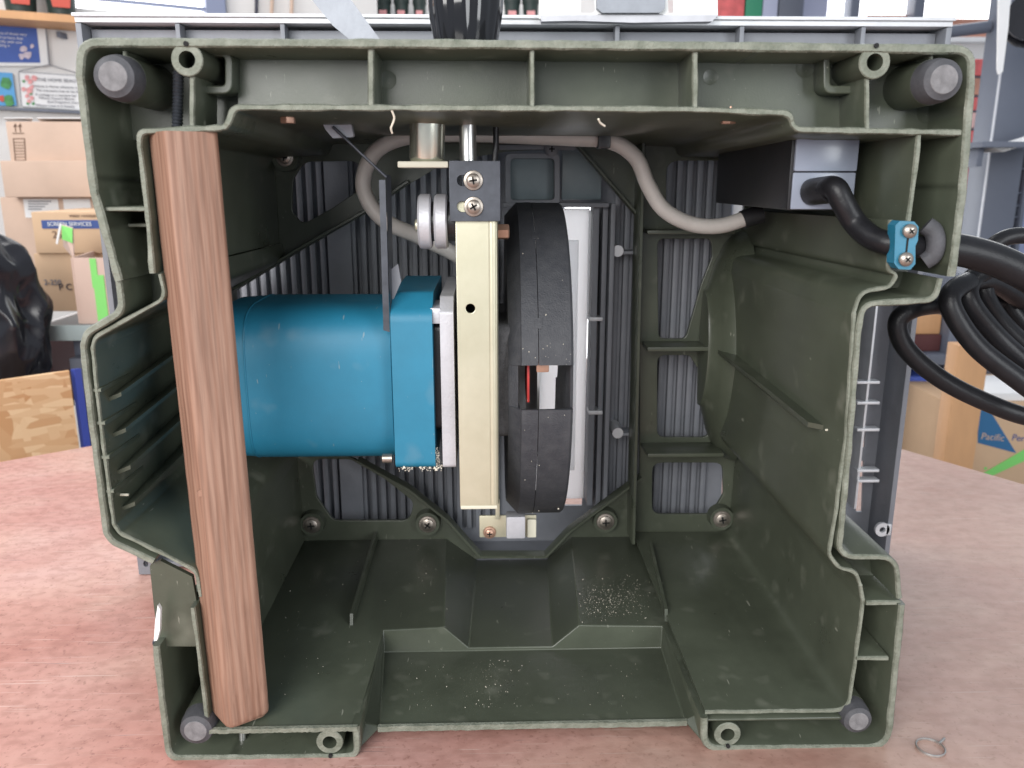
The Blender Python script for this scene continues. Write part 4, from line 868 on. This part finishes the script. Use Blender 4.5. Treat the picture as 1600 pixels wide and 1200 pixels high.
blob(t3, 'tree', 9, 130, 10, .0146, 'leaf_print', 12); blob(t3, 'tree', 14, 157, 9, .0150, 'leaf_print', 12); blob(t3, 'boat', 2, 154, 6, .0155, 'label_red', 6)
# dark ledge under the signs
quad('sign_rail', [WL(-40, 165, .03), WL(142, 174, .03), WL(142, 178, .03), WL(-40, 169, .03)], .03, 'steel_grey'); tag(bpy.data.objects['sign_rail'], 'dark narrow rail on the wall just under the signs', 'rail')
# cords hanging on the pale far wall
for px, m_, lb in ((400, 'ink', 'thin black rope on the pale wall above the saw table'), (424, 'cardboard', 'left tan rope on the pale wall above the saw table'), (455, 'cardboard', 'right tan rope on the pale wall above the saw table')):
    tag(tube('wall_rope', [WL(px-2, -40, .02), WL(px+1, -10, .02), WL(px, 40, .02)], .006, m_, None, 8, 4), lb, 'rope', 'ropes hanging on the pale wall')
# side table with boxes
TZ = .15
tt = thing('side_table', (W(150, 500, 1.4).x, 1.4, FLZ), 'grey topped side table with pale green edge carrying cardboard boxes', 'table')
ta_ = WZ(64, 509, TZ); rz = R(4)
box('table_top', (ta_.x, ta_.y+.003, TZ-.03), (ta_.x+.75, ta_.y+.72, TZ), 'laminate_grey', tt, .002); box('front_edge', (ta_.x, ta_.y-.006, TZ-.03), (ta_.x+.75, ta_.y+.0025, TZ+.001), 'edge_green', tt, .001)
box('side_edge', (ta_.x-.012, ta_.y-.006, TZ-.032), (ta_.x-.0005, ta_.y+.72, TZ+.001), 'paper', tt, .001)
for x_, y_ in ((.06, .06), (.68, .06), (.06, .66), (.68, .66)): box('leg', (ta_.x+x_-.02, ta_.y+y_-.02, FLZ), (ta_.x+x_+.02, ta_.y+y_+.02, TZ-.03), 'steel_grey', tt)
tube('brace', [(ta_.x+.07, ta_.y+.08, TZ-.05), (ta_.x+.4, ta_.y+.1, TZ-.30)], .014, 'steel_grey', tt, 8, 0)
def carton(lb, x0, y0, x1, y1, Y, depth, m, z0=None, name='cardboard_box', rot=0, bev=.003):
    a = W(x0, y0, Y); b = W(x1, y1, Y); c = W(x0, y1, Y); d = W(x1, y0, Y)
    lo = Vector(((a.x+c.x)/2, Y, min(b.z, c.z) if z0 is None else z0)); hi = Vector(((b.x+d.x)/2, Y+depth, (a.z+d.z)/2))
    t_ = thing(name, ((lo.x+hi.x)/2, Y+depth/2, lo.z), lb, 'box', 'cardboard boxes')
    box('carton', lo, hi, m, t_, bev); return t_, lo, hi
def face(t_, name, x0, y0, x1, y1, Y, m, e=.0012): return pxbox(name, x0, y0, x1, y1, Y-e, e-.0002, m, t_, 0)
# tall box behind carrying the arrow box
tE, lo, hiE = carton('tall cardboard box with white paper labels under the arrow box', 12, 308, 205, 480, 1.58, .28, 'cardboard', TZ+.0005)
face(tE, 'paper_label', 38, 311, 92, 340, 1.58, 'paper'); face(tE, 'paper_label', 100, 311, 142, 340, 1.58, 'paper')
for k_ in range(4): face(tE, 'print_line', 44, 314+k_*4, 80-k_*5, 315.5+k_*4, 1.5785, 'ink_grey')
tA, lo, hi = carton('large cardboard box printed with two upright arrows, under the verse sign', 13, 190, 205, 262, 1.56, .30, 'cardboard', hiE.z+.055)
for x_ in (23.5, 31):
    face(tA, 'arrow_shaft', x_-.5, 196, x_+.8, 206, 1.56, 'ink_brown'); prism('arrow_head', XZ([(x_-3, 198), (x_+.2, 192.5), (x_+3.2, 198)], 1.5588), 1.5588, 1.5598, 'ink_brown', tA)
face(tA, 'arrow_line', 19, 207.6, 37, 208.8, 1.56, 'ink_brown')
f_ = [(20, 216), (38.5, 216), (40.5, 251), (23, 251)]
plate('label_frame', [XZ(f_, 1.5588), XZ([(21.2, 217.2), (37.3, 217.2), (39.2, 249.8), (24.2, 249.8)], 1.5588)], 1.5588, .001, 'ink_brown', tA)
for k_ in range(6): face(tA, 'label_line', 21.5+k_*.3, 222+k_*4.6, 38.2+k_*.3, 222.9+k_*4.6, 1.56, 'ink_brown')
pa = W(5, 186, 1.555)
for x0_, x1_, y0_ in ((6, 48, 172), (58, 150, 172)):
    P = [W(x0_+4, y0_+4, 1.70), W(x1_, y0_+4, 1.70), W(x1_+3, y0_+15, 1.565), W(x0_, y0_+15, 1.565)]
    zt_ = hi.z+.0015; P = [Vector((p.x, p.y, zt_+.001*i)) for i, p in enumerate(P)]
    quad('paper_label', [Vector((p.x, p.y, zt_+.006)) for p in P], .002, 'paper', tA)
tB2, lo2, hi2 = carton('low cardboard tray holding the large arrow box', 3, 251, 206, 304, 1.53, .345, 'cardboard', hiE.z+.001)
# the two printed boxes
tC, loC, hiC = carton('plain tan cardboard box printed 2-250 standing on the side table', 58, 396, 172, 486, WZ(80, 487, TZ).y, .24, 'cardboard_tan', TZ+.0005)
YC = loC.y
p_ = W(69, 445, YC-.001); text('lettering', '2-250', .0165, p_, 'ink_grey', tC); p_ = W(92, 453, YC-.001); text('lettering', 'P C', .020, p_, 'ink', tC)
tB, loB, hiB = carton('orange tan cardboard box with dark blue stripe on top of the 2-250 box', 52, 331, 176, 394, YC-.006, .24, 'cardboard_tan', hiC.z+.0005)
face(tB, 'blue_stripe', 65, 344, 176, 357, YC-.006, 'print_blue'); p_ = W(74, 353, YC-.0085); text('lettering', 'SCREEN SERVICES', .012, p_, 'paper', tB); p_ = W(108, 339, YC-.0078); text('lettering', 'water resistant', .010, p_, 'ink_brown', tB)
p_ = W(82, 372, YC-.0078); text('lettering', '2502', .022, p_, 'ink_brown', tB)
# open carton with green labels: four walls, a raised flap
YD = WZ(125, 507, TZ).y+.004
aD, bD = W(119, 403, YD), W(171, 505, YD); tD = thing('cardboard_box', (aD.x+.06, YD+.05, TZ), 'open pinkish cardboard carton with bright green labels on the table edge', 'box', 'cardboard boxes')
zD = aD.z; xD0, xD1 = W(122, 470, YD).x, W(190, 470, YD).x
box('front', (xD0, YD, TZ+.0005), (xD1, YD+.004, zD), 'cardboard_pink', tD, .0006); box('back', (xD0, YD+.16, TZ+.0005), (xD1, YD+.164, zD+.045), 'cardboard', tD, .0006)
quad('side', [(xD0-.0005, YD+.001, zD), (xD0-.03, YD+.16, zD), (xD0-.03, YD+.16, TZ+.001), (xD0-.0005, YD+.001, TZ+.001)], .004, 'cardboard_pink', tD); box('side', (xD1+.0005, YD, TZ+.0005), (xD1+.004, YD+.16, zD), 'cardboard_pink', tD, .0006)
quad('flap', [W(96, 352, YD+.02), W(113, 357, YD+.01), W(115, 404, YD+.002), W(99, 385, YD+.06)], .003, 'cardboard_pink', tD); quad('green_label', [W(96, 352, YD+.015), W(113, 357, YD+.006), W(113, 380, YD+.002), W(97, 374, YD+.02)], .0008, 'print_green', tD)
quad('flap_edge', [W(93, 349, YD+.02), W(96, 351, YD+.02), W(90, 382, YD+.02), W(87, 380, YD+.02)], .002, 'paper', tD)
face(tD, 'green_label', 142, 404, 152, 450, YD, 'print_green'); face(tD, 'green_label', 149, 430, 166, 503, YD, 'print_green', .0015)
# things under the side table
tag(box('storage_box', (W(36, 540, 1.25).x, 1.25, W(36, 640, 1.25).z), (W(78, 540, 1.25).x, 1.5, W(60, 527, 1.25).z), 'maroon', None, .004), 'dark maroon box under the side table behind the bag', 'box')
# black rubbish bag on a stool
bagc = W(-6, 478, 1.07)
from mathutils import noise as mnoise
def bag_r(th, ph):
    q = Vector((math.cos(th)*math.sin(ph), math.sin(th)*math.sin(ph), math.cos(ph)*1.2)); r_ = 1+.16*mnoise.noise(q*1.7)
    for sc_, am in ((1.3, .26), (2.6, .07)): r_ += am*(.5-abs(mnoise.noise(q*sc_+Vector((sc_, 3, 1))))*2)
    return r_
v = []; f = []; nu, nv = 140, 90
for j in range(nv+1):
    ph = math.pi*j/nv
    for i in range(nu):
        th = 2*math.pi*i/nu; r_ = bag_r(th, ph); zz_ = math.cos(ph); v.append((bagc.x-.004+.094*r_*math.sin(ph)**.8*math.cos(th), bagc.y+.07*r_*math.sin(ph)**.8*math.sin(th), bagc.z-.012+.168*zz_*(1+.04*math.sin(5*th))-.02))
for j in range(nv):
    for i in range(nu): f.append((j*nu+i, j*nu+(i+1) % nu, (j+1)*nu+(i+1) % nu, (j+1)*nu+i))
bag = tag(pyd('rubbish_bag', v, f, 'bag', None, 60), 'full black plastic rubbish bag at the left edge', 'bag')
zbag = min(p[2] for p in v)
st = thing('wooden_stool', (bagc.x, bagc.y, FLZ), 'low dark stool under the black rubbish bag', 'stool')
box('seat', (bagc.x-.10, bagc.y-.05, zbag-.02), (bagc.x+.08, bagc.y+.09, zbag+.004), 'maroon', st)
for x_ in (-.08, .06):
    for y_ in (.0, .07): box('leg', (bagc.x+x_-.015, bagc.y+y_-.015, FLZ), (bagc.x+x_+.015, bagc.y+y_+.015, zbag-.02), 'maroon', st)
# chipboard leaning behind the bench, blue panel beside it
P = [W(-120, 612, .86), W(108, 580, .98), W(123, 735, .98), W(-120, 760, .86)]
P = [P[0], P[1], vert(P[1]-Vector((0, 0, 0)), -.4), vert(P[0], -.4)]
tag(quad('chipboard_panel', P, .012, 'osb', None, .001), 'orange chipboard panel standing behind the bench edge, lower left', 'panel')
P = [W(110, 577, 1.0), W(116, 577, .985), W(134, 705, .985), W(126, 705, 1.0)]
tag(quad('blue_board', [P[0], P[1], vert(P[1], -.4), vert(P[0], -.4)], .012, 'blue_paint', None, .001), 'blue board edge standing beside the chipboard panel', 'panel')
tag(carton('x', 118, 560, 150, 720, 1.12, .1, 'book_grey', FLZ, 'tool_case')[0], 'dark case standing behind the blue board edge', 'case')
bpy.data.objects['tool_case'].pop('group', None)

# ------------------------------------------------------------------ far side and right
YBW = 3.3
zs = W(1400, 60, YBW).z
xa_, xb_ = W(590, 300, YBW).x, 4.0
struct(box('wall_back', (xa_-.6, YBW, FLZ), (xb_, YBW+.1, zs-.02), 'wall_paint', None, 0))
xq = W(1250, 20, YBW).x
struct(box('wall_back_upper', (xa_-.6, YBW, zs-.02), (xq, YBW+.1, 2.6), 'wall_paint', None, 0))
w2 = thing('window', (W(1400, 60, YBW).x, YBW, zs), 'wide bright window with dark posts behind the saw, upper right', 'window')
box('window_sill', (xq, YBW-.05, zs-.02), (xb_, YBW+.1, zs+.0), 'paper', w2)
for px, wpx in ((1256, 14), (1345, 14), (1447, 16), (1660, 20)):
    pxbox('window_post', px-wpx/2, -220, px+wpx/2, 59, YBW-.02, .08, 'steel_grey', w2, .002)
box('pane', (xq+.001, YBW+.07, zs+.001), (xb_, YBW+.08, 2.6), 'daylight', w2, 0)
pxbox('blind', 1262, -200, 1300, 57, YBW+.045, .006, 'book_lilac', w2, 0)
# tiled roof beyond the window, seen low in it
hr = thing('roof', (W(1480, 40, YBW).x, YBW+.045, zs+.001), 'strip of red tiled roof seen low in the wide window', 'roof'); pxbox('tiles', 1354, 24, 1439, 58, YBW+.045, .012, 'roof_tile', hr, 0); pxbox('tiles', 1456, 30, 1600, 58, YBW+.045, .012, 'roof_tile', hr, 0)
M['glow_fill'] = mat('added_glow', (.96, .98, 1), .5, emit=4.5)  # glowing panel added behind the saw to backlight the insert slot
gd = thing('added_glow_panel', (.45, YBW-.06, FLZ), 'added glowing panel behind the saw, backlighting the narrow slot beside the blade guard', 'door')
box('pane', (-.15, YBW-.05, FLZ+.1), (1.05, YBW-.04, .62), 'glow_fill', gd, 0)
for x_ in (-.21, 1.055): box('glow_panel_frame', (x_, YBW-.07, FLZ), (x_+.055, YBW-.01, .70), 'steel_grey', gd)
box('glow_panel_frame', (-.15, YBW-.07, .625), (1.05, YBW-.01, .70), 'steel_grey', gd); box('glow_panel_frame', (-.15, YBW-.07, FLZ), (1.05, YBW-.01, FLZ+.095), 'steel_grey', gd)
# shelf along the back with pots and folders
YB2 = 2.7
zsh = W(900, 36, YB2).z
bs = thing('back_shelf', (W(850, 36, YB2).x, YB2+.12, zsh-.03), 'long back shelf just above the saw table edge', 'shelf'); box('board', (W(520, 36, YB2).x, YB2-.02, zsh-.03), (W(1250, 36, YB2).x, YB2+.28, zsh), 'paper', bs); box('back_panel', (W(520, 36, YB2).x, YB2+.285, zsh-.03), (W(1250, 36, YB2).x, YB2+.30, zsh+.5), 'wall_paint', bs)
for px in (530, 880, 1240): p_ = W(px, 36, YB2); box('upright', (p_.x-.02, YB2+.02, FLZ), (p_.x+.02, YB2+.26, zsh-.03), 'steel_grey', bs)
names = ['fourth flower pot from the black knob on the back shelf', 'third flower pot from the black knob on the back shelf', 'second flower pot from the black knob on the back shelf', 'dark flower pot immediately left of the black knob', 'dark flower pot immediately right of the black knob', 'dark flower pot beside the white fence clamp']
for px, lb, r_ in zip((572, 600, 628, 656, 800, 829), names, (.026, .028, .027, .024, .030, .030)):
    c_ = W(px, 30, YB2+.08); t_ = thing('flower_pot', (c_.x, YB2+.08, zsh), lb, 'flower pot', 'flower pots on the back shelf')
    lathe('pot', [(r_*.8, .0005), (r_, .05+r_), (r_*1.1, .05+r_), (r_*1.1, .075+r_), (r_*.95, .075+r_), (r_*.9, .04+r_)], (c_.x, YB2+.08, zsh), (0, 0, 1), 'pot_green', t_, 20)
    d_ = Vector((0, -1, 0)); quad('pot_label', [(c_.x-r_*.5, YB2+.08-r_*1.04, zsh+.05), (c_.x+r_*.5, YB2+.08-r_*1.04, zsh+.05), (c_.x+r_*.5, YB2+.08-r_*1.0, zsh+.022), (c_.x-r_*.5, YB2+.08-r_*1.0, zsh+.022)], .002, 'rose', t_)
for x0_, x1_, m_, lb in ((1122, 1162, 'crate_red', 'red folder standing on the back shelf beside the fence clamp'), (1164, 1190, 'book_green', 'green folder standing on the back shelf'), (1191, 1214, 'book_lilac', 'lilac grey folder standing on the back shelf'), (1216, 1249, 'book_grey', 'dark grey folder standing on the back shelf by the window')):
    a_, b_ = W(x0_, 30, YB2+.03), W(x1_, 30, YB2+.03); t_ = thing('folder', ((a_.x+b_.x)/2, YB2+.1, zsh), lb, 'folder', 'folders on the back shelf'); box('cover', (a_.x, YB2+.03, zsh+.0005), (b_.x, YB2+.22, zsh+.26), m_, t_, .003); box('spine_label', (a_.x+.008, YB2+.0285, zsh+.10), (b_.x-.008, YB2+.0298, zsh+.20), 'paper', t_, 0)
# steel post and things near it
YP = 1.75
a_, b_ = W(1540, 300, YP), W(1592, 300, YP)
po = thing('steel_post', ((a_.x+b_.x)/2, YP+.05, FLZ), 'wide grey steel post at the right edge', 'post'); box('column', (a_.x, YP, FLZ), (b_.x, YP+.10, 2.4), 'steel_grey', po, .004); box('edge_trim', (a_.x-.004, YP-.002, FLZ), (a_.x-.0005, YP+.006, 2.4), 'steel_edge', po, .001)
tag(tube('grey_rail', [W(1480, 50, YP+.08), W(1545, 42, YP+.08)], .016, 'steel_grey', None, 12, 0), 'short dark horizontal rail joining the steel post', 'rail')
YQ = 1.55
ss = thing('small_shelf', W(1590, 222, YQ), 'small grey shelf holding papers in front of the steel post', 'shelf'); a_, b_ = W(1536, 221, YQ), W(1680, 221, YQ); box('board', (a_.x, YQ, a_.z-.014), (b_.x, YP-.006, a_.z), 'steel_grey', ss, .001); box('support', (a_.x+.02, YQ+.05, a_.z-.06), (a_.x+.035, YP-.006, a_.z-.0145), 'steel_grey', ss, .001)
zp = a_.z
pp = thing('paper_stack', (b_.x-.07, YQ+.06, zp), 'fanned white and orange papers lying on the small grey shelf', 'papers')
for k_ in range(7):
    x_ = W(1548+k_*4, 200, YQ).x; zz_ = zp+.001+k_*.0045
    bm = bmesh.new(); addbox(bm, (x_, YQ+.01, zz_), (x_+.17, YQ+.14, zz_+.0012), Matrix.Rotation(R(-3-k_*2.5), 3, 'Y'), Vector((x_+.17, YQ+.08, zz_))); bmobj('sheet', bm, 'orange_paper' if k_ < 2 else 'paper', pp)
YH = 1.45
prism('pointed_strip', XZ([(1562, -60), (1583, -60), (1576, 40), (1567, 112), (1561, 116), (1559, 108)], YH), YH, YH+.006, 'paper'); tag(bpy.data.objects['pointed_strip'], 'white pointed strip hanging in front of the steel post', 'strip')
lathe('cable_reel', [(.02, 0), (.055, 0), (.055, .01), (.03, .012), (.03, .05), (.055, .052), (.055, .06), (.02, .06)], W(1608, 38, YH+.05), (-.5, -1, .2), 'bag', None, 32); tag(bpy.data.objects['cable_reel'], 'dark round reel hanging at the top right corner', 'reel')
tag(box('lilac_door', (W(1588, 300, 2.4).x, 2.4, FLZ), (W(1800, 300, 2.4).x, 2.44, W(1650, 236, 2.4).z), 'door_lilac', None, .003), 'lilac blue door panel behind the cord coil, right edge', 'door')
tag(tube('white_tube', [W(1586, 215, 1.8), W(1580, 280, 1.8)], .006, 'paper', None, 10, 0), 'thin white tube hanging beside the steel post', 'tube')
# red crates seen between saw and post
rack = thing('storage_rack', (W(1520, 300, 2.3).x+.15, 2.4, FLZ), 'tall grey rack of red boxes between saw and steel post', 'rack')
xr0, xr1 = W(1485, 300, 2.3).x, W(1600, 300, 2.3).x
levels = [(92, 118, 'crate_red'), (122, 148, 'roof_tile'), (152, 172, 'crate_red'), (176, 200, 'crate_pink'), (204, 232, 'crate_red'), (240, 262, 'crate_pink'), (264, 300, 'crate_red'), (304, 320, 'crate_pink'), (322, 338, 'paper'), (342, 400, 'maroon'), (405, 440, 'crate_red'), (444, 470, 'crate_pink')]
words = ['topmost', 'second', 'third', 'fourth', 'fifth', 'sixth', 'seventh', 'eighth', 'ninth', 'tenth', 'eleventh', 'twelfth']
for k_ in range(len(levels)):
    y0_, y1_, m_ = levels[k_]; za, zb_ = W(1520, y0_, 2.3).z, W(1520, y1_, 2.3).z
    t_ = thing('rack_box', ((xr0+xr1)/2, 2.45, zb_), words[k_]+' box counted downward in the grey rack right of the saw', 'box', 'boxes in the grey rack'); box('carton', (xr0+.03, 2.3, zb_), (xr1-.03, 2.6, za), m_, t_, .003)
    box('rack_shelf', (xr0, 2.31, zb_-.006), (xr1, 2.62, zb_-.0005), 'steel_grey', rack, .0005)
for x_ in (xr0-.012, xr1): box('rack_upright', (x_, 2.3, FLZ), (x_+.012, 2.62, W(1520, 85, 2.3).z), 'steel_grey', rack, .001)
# lower right: dark framed cabinet, boxes, timber post
YL2 = 1.55
def zpx(px, py, Y): return W(px, py, Y).z
cab = thing('shelf_cabinet', (W(1455, 600, YL2).x, YL2+.1, FLZ), 'dark framed cabinet behind the black cord at right', 'cabinet')
xc0, xc1 = W(1400, 560, YL2).x, W(1494, 560, YL2).x
box('post', (xc1-.028, YL2, FLZ), (xc1, YL2+.3, zpx(1450, 430, YL2)), 'steel_grey', cab); box('post', (xc0-.03, YL2, FLZ), (xc0, YL2+.3, zpx(1450, 430, YL2)), 'steel_grey', cab); box('back', (xc0, YL2+.3, FLZ), (xc1, YL2+.305, zpx(1450, 430, YL2)), 'maroon', cab)
box('shelf', (xc0, YL2-.003, zpx(1455, 570, YL2)), (xc1-.0285, YL2+.29, zpx(1455, 553, YL2)), 'steel_grey', cab); box('shelf', (xc0, YL2+.003, zpx(1455, 720, YL2)), (xc1-.0285, YL2+.29, zpx(1455, 706, YL2)), 'steel_grey', cab)
tag(box('wood_offcut', (xc0+.01, YL2+.04, zpx(1455, 522, YL2+.04)), (xc1-.03, YL2+.12, zpx(1455, 492, YL2+.04)), 'plank', None, .003), 'orange wood block on the maroon tin in the dark cabinet', 'wood block')
tag(box('maroon_tin', (xc0+.01, YL2+.03, zpx(1455, 552.5, YL2)), (xc1-.03, YL2+.2, zpx(1455, 523, YL2+.03)), 'maroon', None, .003), 'dark maroon tin on the cabinet shelf below the wood block', 'tin')
t_ = thing('blue_carton', ((xc0+xc1)/2, YL2+.1, zpx(1455, 628, YL2)), 'cobalt blue printed carton on the white box in the cabinet', 'box'); box('carton', (xc0+.01, YL2+.03, zpx(1455, 627, YL2+.03)), (xc1-.032, YL2+.22, zpx(1455, 588, YL2+.03)), 'print_cobalt', t_, .002); box('label', (xc1-.06, YL2+.0285, zpx(1455, 625, YL2+.03)), (xc1-.034, YL2+.0298, zpx(1455, 617, YL2+.03)), 'paper', t_, 0)
tag(box('white_box', (xc0+.01, YL2+.02, zpx(1455, 705.5, YL2)), (xc1-.032, YL2+.24, zpx(1455, 628, YL2+.03)), 'paper', None, .003), 'white box at the bottom of the dark cabinet', 'box')
YT2 = 1.30
a_, b_ = W(1484, 650, YT2), W(1532, 650, YT2); tag(box('timber_post', (a_.x, YT2, FLZ), (b_.x, YT2+.05, zpx(1505, 540, YT2)), 'plank', None, .003), 'orange timber post beside the cabinet and blue printed box', 'post')
YX2 = 1.36
tX, lo, hi = carton('cardboard box printed with blue triangle beside the timber post', 1470, 628, 1780, 800, YX2, .3, 'cardboard_tan', FLZ+.3)
prism('blue_triangle', XZ([(1528, 640), (1546, 640), (1588, 708), (1528, 692)], YX2-.001), YX2-.0012, YX2-.0002, 'print_teal', tX)
face(tX, 'blue_mark', 1482, 632, 1490, 684, YX2, 'print_teal')
p_ = W(1532, 686, YX2-.0016); text('lettering', 'Pacific', .024, p_, 'cardboard', tX, tilt=R(-6)); p_ = W(1580, 688, YX2-.0006); text('lettering', 'Perfect', .024, p_, 'print_blue', tX, tilt=R(-6))
face(tX, 'green_tape', 1538, 730, 1542, 734, YX2, 'print_green')
prism('green_tape', XZ([(1536, 740), (1545, 746), (1640, 702), (1640, 680)], YX2-.002), YX2-.0022, YX2-.0002, 'print_green', tX)
t_ = thing('paper_pad', (W(1600, 626, YX2).x, YX2+.1, hi.z), 'white paper sheets lying on the blue printed cardboard box', 'papers')
box('sheets', (W(1548, 626, YX2).x, YX2+.01, hi.z+.0005), (W(1700, 626, YX2).x, YX2+.2, hi.z+.02), 'paper', t_, .001)
box('plinth', (lo.x, YX2+.005, FLZ), (hi.x, YX2+.295, FLZ+.2995), 'steel_grey', None, .003); tag(bpy.data.objects['plinth'], 'grey plinth under the blue printed cardboard box', 'plinth')
# small wire ring on the bench
rp = WZ(1454, 1168, .0015)
bm = bmesh.new(); v = []; f = []
for i in range(28):
    a = 2*math.pi*i/28
    for k_ in range(8):
        b2 = 2*math.pi*k_/8; r_ = .0105+.0007*math.cos(b2); v.append((rp.x+r_*math.cos(a), rp.y+r_*math.sin(a), rp.z+.0011*math.sin(b2)))
for i in range(28):
    for k_ in range(8): f.append((i*8+k_, i*8+(k_+1) % 8, ((i+1) % 28)*8+(k_+1) % 8, ((i+1) % 28)*8+k_))
bm.free()
wr = thing('wire_ring', rp, 'tiny bent wire ring lying on the bench at lower right', 'wire ring'); pyd('ring', v, f, 'steel', wr); tube('tail', [rp+Vector((.009, .004, 0)), rp+Vector((.016, .009, .001))], .0011, 'steel', wr, 8, 0)
